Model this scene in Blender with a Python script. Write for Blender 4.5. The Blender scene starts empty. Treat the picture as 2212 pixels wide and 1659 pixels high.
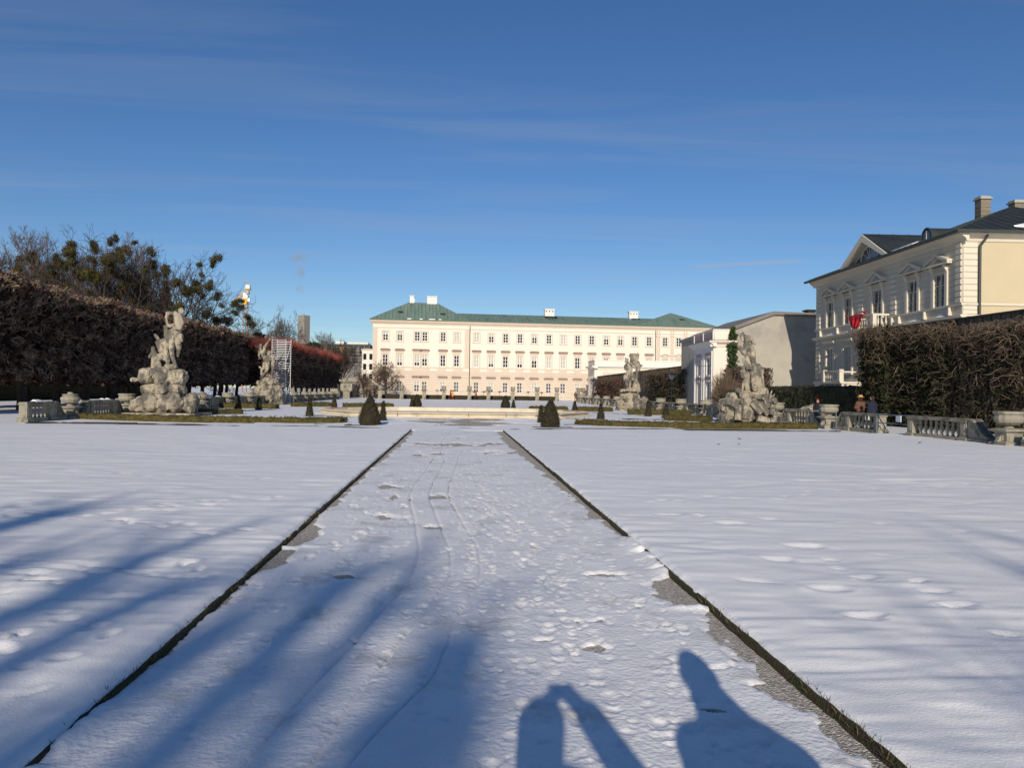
import bpy, math, random
import numpy as np
from mathutils import Vector, Matrix

sc = bpy.context.scene
COL = sc.collection
R = math.radians

# ------------------------------------------------------------------ camera
CAM_H = 1.62
YAW, PITCH, ROLL = R(4.2), R(.536), R(.8)
fw = Vector((math.sin(YAW)*math.cos(PITCH), math.cos(YAW)*math.cos(PITCH), math.sin(PITCH)))
rt0 = Vector((math.cos(YAW), -math.sin(YAW), 0)); up0 = rt0.cross(fw)
rt = rt0*math.cos(ROLL) + up0*math.sin(ROLL); up = up0*math.cos(ROLL) - rt0*math.sin(ROLL)
cd = bpy.data.cameras.new('camera'); cam = bpy.data.objects.new('camera', cd); COL.objects.link(cam)
cam.matrix_world = Matrix(((rt.x, up.x, -fw.x, 0), (rt.y, up.y, -fw.y, 0), (rt.z, up.z, -fw.z, CAM_H), (0, 0, 0, 1)))
cd.sensor_fit = 'HORIZONTAL'; cd.sensor_width = 36; cd.lens = 1647/2212*36
cd.clip_start = .02; cd.clip_end = 9000
sc.camera = cam

# ------------------------------------------------------------------ world, sun, exposure
SUN_AZ, SUN_EL = R(8.1), R(21.1)          # the way the shadows run, seen from +Y to +X; sun height
w = bpy.data.worlds.new('World'); sc.world = w; w.use_nodes = True
nt = w.node_tree; nt.nodes.clear()
def N(t, **k):
    n = nt.nodes.new(t)
    for a, b in k.items(): setattr(n, a, b)
    return n
L = nt.links.new
sky = N('ShaderNodeTexSky', sky_type='NISHITA', sun_disc=False, sun_elevation=SUN_EL, sun_rotation=SUN_AZ+math.pi,
        altitude=420, air_density=1.0, dust_density=.15, ozone_density=4.0)
bg = N('ShaderNodeBackground'); bg.inputs['Strength'].default_value = .092
out = N('ShaderNodeOutputWorld')
tc = N('ShaderNodeTexCoord')
sep = N('ShaderNodeSeparateXYZ'); L(tc.outputs['Generated'], sep.inputs[0])
# thin cirrus: project the view direction on a high plane and stretch noise along the wind
zc = N('ShaderNodeMath', operation='MAXIMUM'); L(sep.outputs['Z'], zc.inputs[0]); zc.inputs[1].default_value = .05
dx = N('ShaderNodeMath', operation='DIVIDE'); L(sep.outputs['X'], dx.inputs[0]); L(zc.outputs[0], dx.inputs[1])
dy = N('ShaderNodeMath', operation='DIVIDE'); L(sep.outputs['Y'], dy.inputs[0]); L(zc.outputs[0], dy.inputs[1])
cmb = N('ShaderNodeCombineXYZ'); L(dx.outputs[0], cmb.inputs[0]); L(dy.outputs[0], cmb.inputs[1])
mp = N('ShaderNodeMapping'); L(cmb.outputs[0], mp.inputs[0])
mp.inputs['Rotation'].default_value = (0, 0, R(14)); mp.inputs['Scale'].default_value = (.22, 1.15, 1); mp.inputs['Location'].default_value = (.4, 1.3, 0)
n1 = N('ShaderNodeTexNoise'); n1.inputs['Scale'].default_value = 1.5; n1.inputs['Detail'].default_value = 9; n1.inputs['Roughness'].default_value = .58; n1.inputs['Distortion'].default_value = .7
L(mp.outputs[0], n1.inputs['Vector'])
rp = N('ShaderNodeValToRGB'); rp.color_ramp.elements[0].position = .46; rp.color_ramp.elements[1].position = .88
rp.color_ramp.elements[0].color = (0, 0, 0, 1); rp.color_ramp.elements[1].color = (.28, .28, .28, 1)
L(n1.outputs['Fac'], rp.inputs[0])
# two condensation trails, each a short great-circle segment
def trail(a, b, half, amp):
    a = Vector(a).normalized(); b = Vector(b).normalized(); n = a.cross(b).normalized(); m = (a+b).normalized(); c = m.dot(a)
    d1 = N('ShaderNodeVectorMath', operation='DOT_PRODUCT'); L(tc.outputs['Generated'], d1.inputs[0]); d1.inputs[1].default_value = n
    ab = N('ShaderNodeMath', operation='ABSOLUTE'); L(d1.outputs['Value'], ab.inputs[0])
    m1 = N('ShaderNodeMapRange', interpolation_type='SMOOTHSTEP'); L(ab.outputs[0], m1.inputs[0]); m1.inputs[1].default_value = half; m1.inputs[2].default_value = 0; m1.inputs[3].default_value = 0; m1.inputs[4].default_value = amp
    d2 = N('ShaderNodeVectorMath', operation='DOT_PRODUCT'); L(tc.outputs['Generated'], d2.inputs[0]); d2.inputs[1].default_value = m
    m2 = N('ShaderNodeMapRange', interpolation_type='SMOOTHSTEP'); L(d2.outputs['Value'], m2.inputs[0]); m2.inputs[1].default_value = c; m2.inputs[2].default_value = c+(1-c)*.6
    mu = N('ShaderNodeMath', operation='MULTIPLY'); L(m1.outputs[0], mu.inputs[0]); L(m2.outputs[0], mu.inputs[1])
    return mu
def vdir(az, el): return (math.sin(R(az))*math.cos(R(el)), math.cos(R(az))*math.cos(R(el)), math.sin(R(el)))
t1 = trail(vdir(16.8, 9.2), vdir(25.6, 9.4), .0035, .5)
t2 = trail(vdir(7.8, 8.2), vdir(13.6, 8.35), .0025, .3)
s1_ = N('ShaderNodeMath', operation='ADD'); L(t1.outputs[0], s1_.inputs[0]); L(t2.outputs[0], s1_.inputs[1])
s2_ = N('ShaderNodeMath', operation='ADD', use_clamp=True); L(s1_.outputs[0], s2_.inputs[0]); L(rp.outputs[0], s2_.inputs[1])
mix = N('ShaderNodeMix', data_type='RGBA'); L(s2_.outputs[0], mix.inputs[0]); L(sky.outputs[0], mix.inputs[6]); mix.inputs[7].default_value = (4.3, 4.6, 5.2, 1)
hs = N('ShaderNodeHueSaturation'); hs.inputs['Saturation'].default_value = 1.14; hs.inputs['Hue'].default_value = .507; L(mix.outputs[2], hs.inputs['Color']); L(hs.outputs[0], bg.inputs['Color']); L(bg.outputs[0], out.inputs[0])

sd = bpy.data.lights.new('sun', 'SUN'); sd.energy = 4.4; sd.angle = R(.53); sd.color = (1, .90, .75)
sun = bpy.data.objects.new('sun', sd); COL.objects.link(sun); sun.location = (-20, -100, 60)
sun_dir = Vector((math.sin(SUN_AZ)*math.cos(SUN_EL), math.cos(SUN_AZ)*math.cos(SUN_EL), -math.sin(SUN_EL)))
sun.rotation_euler = sun_dir.to_track_quat('-Z', 'Y').to_euler()
vs = sc.view_settings; vs.view_transform = 'Standard'; vs.look = 'None'; vs.exposure = 0; vs.gamma = 1; vs.use_curve_mapping = False
sc.cycles.use_denoising = True
sc.cycles.max_bounces = 6; sc.cycles.diffuse_bounces = 3; sc.cycles.transparent_max_bounces = 8

# ------------------------------------------------------------------ helpers
def tag(o, label=None, cat=None, group=None, kind=None):
    if label: o['label'] = label
    if cat: o['category'] = cat
    if group: o['group'] = group
    if kind: o['kind'] = kind
    return o
def empty(name, loc=(0, 0, 0), rz=0, label=None, cat=None, group=None):
    o = bpy.data.objects.new(name, None); COL.objects.link(o); o.location = loc; o.rotation_euler = (0, 0, rz); o.empty_display_size = .2
    return tag(o, label, cat, group)
def mobj(name, me, parent=None, loc=None, rot=None, scale=None):
    o = bpy.data.objects.new(name, me); COL.objects.link(o)
    if parent: o.parent = parent
    if loc is not None: o.location = loc
    if rot is not None: o.rotation_euler = rot
    if scale is not None: o.scale = scale
    return o
def copy_tree(o, parent=None):
    c = o.copy(); COL.objects.link(c); c.parent = parent
    for ch in o.children: copy_tree(ch, c)
    return c
ORD = ['first', 'second', 'third', 'fourth', 'fifth', 'sixth', 'seventh', 'eighth', 'ninth', 'tenth', 'eleventh', 'twelfth', 'thirteenth', 'fourteenth', 'fifteenth', 'sixteenth', 'seventeenth', 'eighteenth', 'nineteenth', 'twentieth']

class MB:
    def __init__(s): s.v = []; s.f = []
    def add(s, v, f):
        b = len(s.v); s.v += [tuple(p) for p in v]; s.f += [tuple(i+b for i in q) for q in f]; return s
    def box(s, x0, x1, y0, y1, z0, z1):
        return s.add([(x0, y0, z0), (x1, y0, z0), (x1, y1, z0), (x0, y1, z0), (x0, y0, z1), (x1, y0, z1), (x1, y1, z1), (x0, y1, z1)],
                     [(3, 2, 1, 0), (4, 5, 6, 7), (0, 1, 5, 4), (1, 2, 6, 5), (2, 3, 7, 6), (3, 0, 4, 7)])
    def frus(s, cx, cy, z0, z1, a0, b0, a1, b1):
        return s.add([(cx-a0, cy-b0, z0), (cx+a0, cy-b0, z0), (cx+a0, cy+b0, z0), (cx-a0, cy+b0, z0), (cx-a1, cy-b1, z1), (cx+a1, cy-b1, z1), (cx+a1, cy+b1, z1), (cx-a1, cy+b1, z1)],
                     [(3, 2, 1, 0), (4, 5, 6, 7), (0, 1, 5, 4), (1, 2, 6, 5), (2, 3, 7, 6), (3, 0, 4, 7)])
    def prism(s, poly, ax, a, b):
        # poly: 2D points; ax: axis of extrusion
        def p(q, t): return {'x': (t, q[0], q[1]), 'y': (q[0], t, q[1]), 'z': (q[0], q[1], t)}[ax]
        n = len(poly); v = [p(q, a) for q in poly]+[p(q, b) for q in poly]
        return s.add(v, [tuple(range(n-1, -1, -1)), tuple(range(n, 2*n))]+[(i, (i+1) % n, n+(i+1) % n, n+i) for i in range(n)])
    def lathe(s, prof, cx=0, cy=0, n=16, flute=0, ang0=0):
        v = []; f = []; m = len(prof)
        for i in range(n):
            a = 2*math.pi*i/n+ang0
            for (r, z) in prof:
                rr = r*(1+flute*(1 if i % 2 else -1)) if flute and r > .12 else r
                v.append((cx+rr*math.cos(a), cy+rr*math.sin(a), z))
        for i in range(n):
            j = (i+1) % n
            for k in range(m-1): f.append((i*m+k, j*m+k, j*m+k+1, i*m+k+1))
        f.append(tuple(i*m for i in range(n-1, -1, -1))); f.append(tuple(i*m+m-1 for i in range(n)))
        return s.add(v, f)
    def tube(s, pts, rad, k=4):
        tubes_into(s.v, s.f, [(pts, rad)], k); return s
    def mesh(s, name, mats, smooth=False):
        me = bpy.data.meshes.new(name); me.from_pydata(s.v, [], s.f)
        for m in (mats if isinstance(mats, (list, tuple)) else [mats]): me.materials.append(m)
        if smooth: me.polygons.foreach_set('use_smooth', [True]*len(me.polygons))
        me.update(); return me
    def build(s, name, mats, parent=None, loc=None, rot=None, smooth=False, bevel=0):
        o = mobj(name, s.mesh(name, mats, smooth), parent, loc, rot)
        if bevel:
            b = o.modifiers.new('bevel', 'BEVEL'); b.width = bevel; b.segments = 2; b.limit_method = 'ANGLE'
        return o
def tubes_into(V, F, paths, k=4):
    for pts, rad in paths:
        P = np.asarray(pts, float); n = len(P)
        if np.isscalar(rad): rad = [rad]*n
        T = np.gradient(P, axis=0); T /= np.linalg.norm(T, axis=1)[:, None]+1e-9
        ref = np.array([0, 0, 1.]) if abs(T[:, 2]).mean() < .8 else np.array([1., 0, 0])
        A = np.cross(T, ref); A /= np.linalg.norm(A, axis=1)[:, None]+1e-9; B = np.cross(T, A)
        b = len(V)
        for i in range(n):
            for j in range(k):
                a = 2*math.pi*j/k
                q = P[i]+rad[i]*(math.cos(a)*A[i]+math.sin(a)*B[i]); V.append((q[0], q[1], q[2]))
        for i in range(n-1):
            for j in range(k):
                jj = (j+1) % k
                F.append((b+i*k+j, b+i*k+jj, b+(i+1)*k+jj, b+(i+1)*k+j))
        F.append(tuple(b+j for j in range(k-1, -1, -1))); F.append(tuple(b+(n-1)*k+j for j in range(k)))

def capsule(mb, a, b, ra, rb, n=10, fy=1.0):
    a = np.array(a, float); b = np.array(b, float); d = b-a; l = np.linalg.norm(d)
    if l < 1e-6: d = np.array([0, 0, 1e-4]); l = 1e-4
    t = d/l; ref = np.array([0, 0, 1.]) if abs(t[2]) < .8 else np.array([1., 0, 0])
    A = np.cross(t, ref); A /= np.linalg.norm(A); B = np.cross(t, A)
    rings = [(-ra*math.cos(x), ra*math.sin(x)) for x in (.25, .6, 1.0, 1.4)]+[(l+rb*math.sin(x), rb*math.cos(x)) for x in (.15, .55, .95, 1.3)]
    v = []; f = []
    for (h, r_) in rings:
        for j in range(n):
            g = 2*math.pi*j/n; q = a+t*h+r_*(math.cos(g)*A+math.sin(g)*B); v.append((q[0], (q[1]-a[1])*fy+a[1], q[2]))
    m = len(rings)
    for i in range(m-1):
        for j in range(n): jj = (j+1) % n; f.append((i*n+j, i*n+jj, (i+1)*n+jj, (i+1)*n+j))
    f.append(tuple(range(n-1, -1, -1))); f.append(tuple((m-1)*n+j for j in range(n)))
    # consistent outward winding
    vv = np.array(v); c = vv.mean(0); q = f[0]; nn = np.cross(vv[q[1]]-vv[q[0]], vv[q[2]]-vv[q[0]])
    if nn@(vv[q[0]]-c) < 0: f = [tuple(reversed(x)) for x in f]
    mb.add(v, f)
_tex = {}
def ctex(size, depth=2, kind='CLOUDS'):
    k = (size, depth, kind)
    if k not in _tex:
        t = bpy.data.textures.new('relief', kind); t.noise_scale = size
        if kind == 'CLOUDS': t.noise_depth = depth
        _tex[k] = t
    return _tex[k]
def blob(name, caps, mat, parent, voxel, disp=(), smooth=4, n=10, loc=None):
    """union of tapered capsules, welded into one continuous surface"""
    mb = MB()
    for c in caps:
        a, b, ra, rb = c[:4]; capsule(mb, a, b, ra, rb, n, c[4] if len(c) > 4 else 1)
    o = mb.build(name, mat, parent, loc)
    r_ = o.modifiers.new('weld', 'REMESH'); r_.mode = 'VOXEL'; r_.voxel_size = voxel; r_.use_smooth_shade = True
    if smooth:
        s_ = o.modifiers.new('smooth', 'SMOOTH'); s_.iterations = smooth; s_.factor = .5
    for size, st in disp:
        d = o.modifiers.new('relief', 'DISPLACE'); d.texture = ctex(size); d.strength = st; d.mid_level = .5; d.texture_coords = 'GLOBAL' if loc is None and parent is None else 'LOCAL'
    return o

# numpy value noise
_rng = np.random.default_rng(7); _tab = _rng.random((256, 256))
def vnoise(x, y, s=1.0, seed=0):
    x = np.asarray(x)/s+seed*17.3; y = np.asarray(y)/s+seed*9.7
    xi = np.floor(x).astype(int); yi = np.floor(y).astype(int); fx = x-xi; fy = y-yi
    fx = fx*fx*(3-2*fx); fy = fy*fy*(3-2*fy)
    g = lambda a, b: _tab[a & 255, b & 255]
    return (g(xi, yi)*(1-fx)+g(xi+1, yi)*fx)*(1-fy)+(g(xi, yi+1)*(1-fx)+g(xi+1, yi+1)*fx)*fy-.5
def fbm(x, y, s, o=4, seed=0):
    r_ = 0; a = 1
    for i in range(o): r_ = r_+a*vnoise(x, y, s, seed+i*3); s *= .5; a *= .5
    return r_
def grid_mesh(name, X, Y, Z, mat, smooth=True):
    n, m = X.shape
    me = bpy.data.meshes.new(name)
    v = np.stack([X, Y, Z], -1).reshape(-1, 3)
    i = np.arange(n*m).reshape(n, m)
    q = np.stack([i[:-1, :-1], i[:-1, 1:], i[1:, 1:], i[1:, :-1]], -1).reshape(-1, 4)
    me.vertices.add(len(v)); me.vertices.foreach_set('co', v.ravel())
    me.loops.add(q.size); me.loops.foreach_set('vertex_index', q.ravel())
    me.polygons.add(len(q)); me.polygons.foreach_set('loop_start', np.arange(0, q.size, 4)); me.polygons.foreach_set('loop_total', np.full(len(q), 4))
    me.update(calc_edges=True); me.validate()
    if smooth: me.polygons.foreach_set('use_smooth', [True]*len(me.polygons))
    me.materials.append(mat); return me

# ------------------------------------------------------------------ materials
def pmat(name, c1, c2=None, scale=4, rough=.85, bump=0, bscale=20, rnd=.0, c3=None, s3=1.2, t3=(.5, .7), spec=.3, stretch=(1, 1, 1), metal=0, lo=.35, hi=.65, bdist=.02, detail=7, coords='Object', trans=0):
    m = bpy.data.materials.new(name); m.use_nodes = True; t = m.node_tree; b = t.nodes['Principled BSDF']
    def n(x, **k):
        q = t.nodes.new(x)
        for a_, b_ in k.items(): setattr(q, a_, b_)
        return q
    l = t.links.new
    b.inputs['Roughness'].default_value = rough; b.inputs['Specular IOR Level'].default_value = spec; b.inputs['Metallic'].default_value = metal
    if trans: b.inputs['Transmission Weight'].default_value = trans
    co = n('ShaderNodeTexCoord'); mpn = n('ShaderNodeMapping'); l(co.outputs[coords], mpn.inputs[0]); mpn.inputs['Scale'].default_value = stretch
    col = None
    if c2:
        a = n('ShaderNodeTexNoise'); a.inputs['Scale'].default_value = scale; a.inputs['Detail'].default_value = detail; a.inputs['Roughness'].default_value = .62; l(mpn.outputs[0], a.inputs['Vector'])
        r_ = n('ShaderNodeValToRGB'); e = r_.color_ramp.elements; e[0].position = lo; e[1].position = hi; e[0].color = (*c1, 1); e[1].color = (*c2, 1); l(a.outputs['Fac'], r_.inputs[0]); col = r_.outputs[0]
    if c3:
        a = n('ShaderNodeTexNoise'); a.inputs['Scale'].default_value = s3; a.inputs['Detail'].default_value = 8; a.inputs['Roughness'].default_value = .68; l(mpn.outputs[0], a.inputs['Vector'])
        r_ = n('ShaderNodeMapRange', interpolation_type='SMOOTHSTEP'); r_.inputs[1].default_value = t3[0]; r_.inputs[2].default_value = t3[1]; l(a.outputs['Fac'], r_.inputs[0])
        x = n('ShaderNodeMix', data_type='RGBA'); l(r_.outputs[0], x.inputs[0]); l(col, x.inputs[6]); x.inputs[7].default_value = (*c3, 1); col = x.outputs[2]
    if rnd:
        oi = n('ShaderNodeObjectInfo'); mr = n('ShaderNodeMapRange'); l(oi.outputs['Random'], mr.inputs[0]); mr.inputs[3].default_value = 1-rnd; mr.inputs[4].default_value = 1+rnd
        h = n('ShaderNodeHueSaturation'); l(mr.outputs[0], h.inputs['Value'])
        if col: l(col, h.inputs['Color'])
        else: h.inputs['Color'].default_value = (*c1, 1)
        col = h.outputs[0]
    if col: l(col, b.inputs['Base Color'])
    else: b.inputs['Base Color'].default_value = (*c1, 1)
    if bump:
        a = n('ShaderNodeTexNoise'); a.inputs['Scale'].default_value = bscale; a.inputs['Detail'].default_value = 6; l(mpn.outputs[0], a.inputs['Vector'])
        bn = n('ShaderNodeBump'); bn.inputs['Strength'].default_value = bump; bn.inputs['Distance'].default_value = bdist; l(a.outputs['Fac'], bn.inputs['Height']); l(bn.outputs[0], b.inputs['Normal'])
    return m
M = {}
M['snow'] = pmat('snow', (.845, .826, .81), (.885, .868, .85), 3, .55, .3, 60, spec=.25, bdist=.012)
M['snow_path'] = pmat('trodden_snow', (.79, .775, .765), (.85, .835, .825), 1.6, .55, .5, 34, c3=(.63, .61, .585), s3=1.5, t3=(.52, .66), spec=.25, bdist=.018)
M['snow_far'] = pmat('snow_far', (.78, .765, .755), (.86, .845, .835), .6, .6, .6, 4, spec=.2, bdist=.03)
M['soil'] = pmat('soil', (.035, .026, .014), (.075, .055, .03), 30, .95, .9, 60, c3=(.045, .05, .015), s3=9, t3=(.45, .6), bdist=.02)
M['grass'] = pmat('grass_blades', (.045, .045, .014), (.15, .115, .05), 14, .9)
M['stone'] = pmat('statue_stone', (.27, .235, .175), (.44, .38, .285), 2.6, .9, .6, 16, c3=(.115, .104, .088), s3=1.4, t3=(.46, .57), stretch=(1, 1, .55), bdist=.03)
M['stone2'] = pmat('balustrade_stone', (.24, .22, .17), (.36, .325, .25), 2.5, .9, .4, 22, c3=(.12, .115, .085), s3=1.7, t3=(.47, .66), stretch=(1, 1, .6), rnd=.1, bdist=.02)
M['basin'] = pmat('basin_stone', (.58, .50, .38), (.70, .62, .48), 1.4, .85, .25, 14, c3=(.36, .30, .22), s3=.9, t3=(.56, .75))
M['box'] = pmat('box_leaves', (.045, .037, .009), (.112, .086, .024), 7, .9, .9, 30, c3=(.045, .05, .012), s3=2.2, t3=(.5, .65), rnd=.08, bdist=.05)
M['yew'] = pmat('yew_leaves', (.018, .017, .010), (.055, .045, .022), 9, .92, .9, 36, rnd=.12, bdist=.05)
M['ever'] = pmat('evergreen_leaves', (.012, .015, .007), (.045, .045, .018), 6, .9, .8, 25, bdist=.05)
M['bark'] = pmat('dark_bark', (.030, .024, .020), (.075, .060, .048), 5, .95, .5, 14, stretch=(1, 1, .3))
M['bark2'] = pmat('grey_bark', (.07, .055, .045), (.13, .105, .085), 4, .95, .4, 14, stretch=(1, 1, .3))
M['twig'] = pmat('brown_twigs', (.060, .042, .032), (.13, .090, .065), 1.5, .95)
M['twig_hedge'] = pmat('hedge_twigs', (.055, .040, .030), (.42, .30, .21), 1.3, .95, lo=.44, hi=.70)
M['twig_red'] = pmat('red_shoots', (.15, .035, .028), (.26, .075, .055), .8, .9)
M['twig_pale'] = pmat('pale_twigs', (.070, .052, .038), (.18, .128, .088), 1.6, .95)
M['deadleaf'] = pmat('withered_leaves', (.04, .024, .018), (.20, .085, .06), 1.2, .95, lo=.45, hi=.72)
M['mist'] = pmat('mistletoe_leaves', (.024, .025, .007), (.080, .066, .014), 5, .9, rnd=.35)
M['ivy'] = pmat('ivy_leaves', (.02, .035, .012), (.06, .09, .03), 5, .7)
M['cream'] = pmat('cream_render', (.735, .64, .545), (.775, .68, .58), .5, .92, .08, 30)
M['beige'] = pmat('beige_render', (.575, .48, .38), (.61, .51, .41), .5, .92, .08, 30)
M['hood'] = pmat('hood_sheet', (.20, .135, .115), (.27, .19, .16), 3, .8)
M['frame'] = pmat('window_paint', (.78, .76, .72), rough=.5)
M['glass'] = pmat('window_glass', (.012, .014, .018), rough=.08, spec=.6)
M['glass2'] = pmat('painted_sky_glass', (.05, .07, .10), rough=.08, spec=1.0)  # reflected sky is put into the bluish base colour
M['blind'] = pmat('pale_blind', (.42, .41, .36), rough=.8)
M['copper'] = pmat('copper_roof', (.135, .190, .158), (.185, .245, .208), .6, .7, .1, 6, c3=(.085, .16, .125), s3=.35, t3=(.5, .7), stretch=(2.5, .4, .4))
M['copper_rib'] = pmat('copper_seam', (.075, .15, .11), rough=.7)
M['soot'] = pmat('soot', (.02, .022, .022), rough=.9)
M['white'] = pmat('white_paint', (.70, .67, .62), (.74, .71, .66), 2, .8, rnd=.03)
M['gutter'] = pmat('dark_gutter', (.04, .05, .045), rough=.5)
M['villa'] = pmat('villa_render', (.55, .485, .375), (.59, .525, .41), .8, .9, .08, 30)
M['villa_trim'] = pmat('villa_trim', (.60, .54, .435), (.64, .58, .475), 2, .85, .1, 18)
M['villa_yellow'] = pmat('villa_yellow', (.49, .41, .27), (.52, .435, .285), .7, .9, .06, 30)
M['slate'] = pmat('dark_sheet_roof', (.018, .022, .022), (.035, .040, .038), 1.2, .55, .1, 10)
M['brickc'] = pmat('chimney_brick', (.16, .135, .10), (.24, .205, .155), 6, .9, .3, 30)
M['grey'] = pmat('grey_render', (.35, .325, .275), (.41, .38, .325), .7, .92, .2, 20, c3=(.30, .28, .245), s3=.35, t3=(.5, .62))
M['pink'] = pmat('pink_render', (.43, .27, .25), (.50, .33, .30), 1.2, .9)
M['wood'] = pmat('weathered_boards', (.075, .055, .042), (.16, .125, .10), 3, .9, .4, 20, stretch=(6, 6, .5), rnd=.25)
M['iron'] = pmat('dark_iron', (.018, .018, .02), rough=.5)
M['rail'] = pmat('blue_grey_steel', (.10, .13, .16), rough=.45, metal=.3)
M['alu'] = pmat('scaffold_alu', (.66, .67, .66), rough=.4, metal=.2)
M['board'] = pmat('scaffold_steel', (.30, .31, .30), rough=.6)
M['red'] = pmat('red_cloth', (.42, .012, .02), (.55, .02, .03), 4, .6)
M['conc'] = pmat('tower_concrete', (.20, .185, .165), (.235, .22, .195), .08, .9, stretch=(1, 1, 3))
M['crane_w'] = pmat('crane_white', (.80, .79, .74), rough=.6)
M['crane_y'] = pmat('crane_yellow', (.70, .36, .06), rough=.6)
M['crane_r'] = pmat('crane_lattice', (.42, .27, .20), (.5, .42, .36), .6, .7)
M['skin'] = pmat('skin', (.45, .28, .20), rough=.6)
M['black'] = pmat('black_cloth', (.012, .012, .015), rough=.9)
M['navy'] = pmat('navy_cloth', (.015, .02, .04), rough=.9)
M['brownc'] = pmat('brown_cloth', (.10, .05, .035), (.16, .08, .05), 12, .9)
M['straw'] = pmat('straw', (.50, .27, .08), rough=.8)
M['redc'] = pmat('red_coat', (.38, .02, .02), rough=.8)
M['yelc'] = pmat('yellow_coat', (.65, .45, .05), rough=.8)
M['jean'] = pmat('dark_jeans', (.02, .025, .035), rough=.9)
M['hair'] = pmat('brown_hair', (.03, .018, .012), rough=.8)
M['paper'] = pmat('white_sheet', (.8, .8, .8), rough=.7)
M['far_pink'] = pmat('far_pink_wall', (.42, .30, .27), rough=.9)
M['far_grey'] = pmat('far_wall', (.16, .15, .14), (.24, .22, .2), .2, .9)

def gravel_mat():
    m = bpy.data.materials.new('gravel'); m.use_nodes = True; t = m.node_tree; b = t.nodes['Principled BSDF']; l = t.links.new
    co = t.nodes.new('ShaderNodeTexCoord'); v = t.nodes.new('ShaderNodeTexVoronoi'); v.inputs['Scale'].default_value = 75; l(co.outputs['Object'], v.inputs['Vector'])
    r_ = t.nodes.new('ShaderNodeValToRGB'); e = r_.color_ramp.elements; e[0].color = (.24, .21, .175, 1); e[1].color = (.62, .565, .48, 1)
    s = t.nodes.new('ShaderNodeSeparateColor'); l(v.outputs['Color'], s.inputs[0]); l(s.outputs[0], r_.inputs[0])
    l(r_.outputs[0], b.inputs['Base Color']); b.inputs['Roughness'].default_value = .95
    bn = t.nodes.new('ShaderNodeBump'); bn.invert = True; bn.inputs['Strength'].default_value = .9; bn.inputs['Distance'].default_value = .012; l(v.outputs['Distance'], bn.inputs['Height']); l(bn.outputs[0], b.inputs['Normal'])
    return m
M['gravel'] = gravel_mat()
# ================================================================== GROUND
gm = bpy.data.meshes.new('ground'); gm.from_pydata([(-3500, -600, 0), (3500, -600, 0), (3500, 6000, 0), (-3500, 6000, 0)], [], [(0, 1, 2, 3)]); gm.materials.append(M['snow_far'])
ground = tag(mobj('ground', gm), kind='structure')

PL, PR = -1.72, 1.90                     # the two edges of the path
TR = [[(-0.13, 28.96), (-0.3, 26.65), (-0.41, 23.41), (-0.32, 19.97), (-0.46, 18.84), (-0.54, 16.95), (-0.54, 15.41), (-0.64, 13.84), (-0.67, 12.56), (-0.69, 11.69), (-0.63, 10.85), (-0.56, 10.28), (-0.47, 9.3), (-0.33, 7.7), (-0.34, 6.65), (-0.46, 5.8), (-0.57, 5.24), (-0.65, 4.62), (-0.74, 4.17), (-.9, 3.2), (-1, 2)],
      [(-0.23, 17.87), (-0.25, 15.79), (-0.36, 13.85), (-0.38, 12.34), (-0.4, 11.6), (-0.3, 10.61), (-0.2, 9.43), (-0.03, 7.69), (-0.01, 6.65), (-0.13, 5.85), (-0.3, 5.09), (-0.36, 4.61), (-0.45, 4.22), (-0.53, 3.81), (-.7, 2.5)],
      [(0.24, 20.63), (0.08, 17.89), (0.04, 15.81), (-0.07, 13.72), (-0.11, 11.91), (-0.04, 10.78), (0.05, 9.84), (0.14, 8.88), (0.25, 7.92), (0.25, 6.64), (0.17, 6.11), (0.01, 5.33), (-0.06, 4.6), (-0.09, 4.28), (-0.2, 4.0), (-0.34, 3.65), (-0.4, 3.47), (-.7, 2.2)]]
PATCH = [(-.61, 22.6, .75, .9), (-.68, 19.2, .35, .5), (.25, 22.4, .6, .9), (.13, 25.7, .35, .7), (1.15, 23, .6, .9), (1.2, 20, .6, .8), (-.25, 11.6, .17, .35), (-.27, 9.0, .16, .2), (-.82, 9.6, .17, .22),
         (-.7, 10.4, .16, .2), (-1.08, 12.7, .2, .3), (-.9, 11.4, .14, .2), (-.92, 6.6, .13, .08), (1.32, 6.63, .15, .08), (1.18, 6.63, .09, .06), (.9, 4.75, .1, .06), (1.0, 5.3, .14, .1), (1.55, 4.35, .13, .05), (1.72, 4.1, .2, .07), (.55, 4.9, .09, .05), (1.33, 3.8, .07, .04)]
def carve_prints(Z, X, Y, prints):
    """press shoe and paw prints into a height field whose rows share one Y and whose columns share one X"""
    xs = X[0]; ys = Y[:, 0]
    for (px_, py_, a, lx, ly, d) in prints:
        i0, i1 = np.searchsorted(ys, (py_-2*ly, py_+2*ly)); j0, j1 = np.searchsorted(xs, (px_-2.4*lx-ly*abs(math.sin(a)), px_+2.4*lx+ly*abs(math.sin(a))))
        if i1-i0 < 2 or j1-j0 < 2: continue
        sx = X[i0:i1, j0:j1]-px_; sy = Y[i0:i1, j0:j1]-py_
        u = (sx*math.cos(a)+sy*math.sin(a))/lx; v = (-sx*math.sin(a)+sy*math.cos(a))/ly
        q = u*u+v*v
        Z[i0:i1, j0:j1] += -d*np.exp(-q**2*1.2)+.28*d*np.exp(-((np.sqrt(q)-1.35)/.28)**2)
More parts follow.
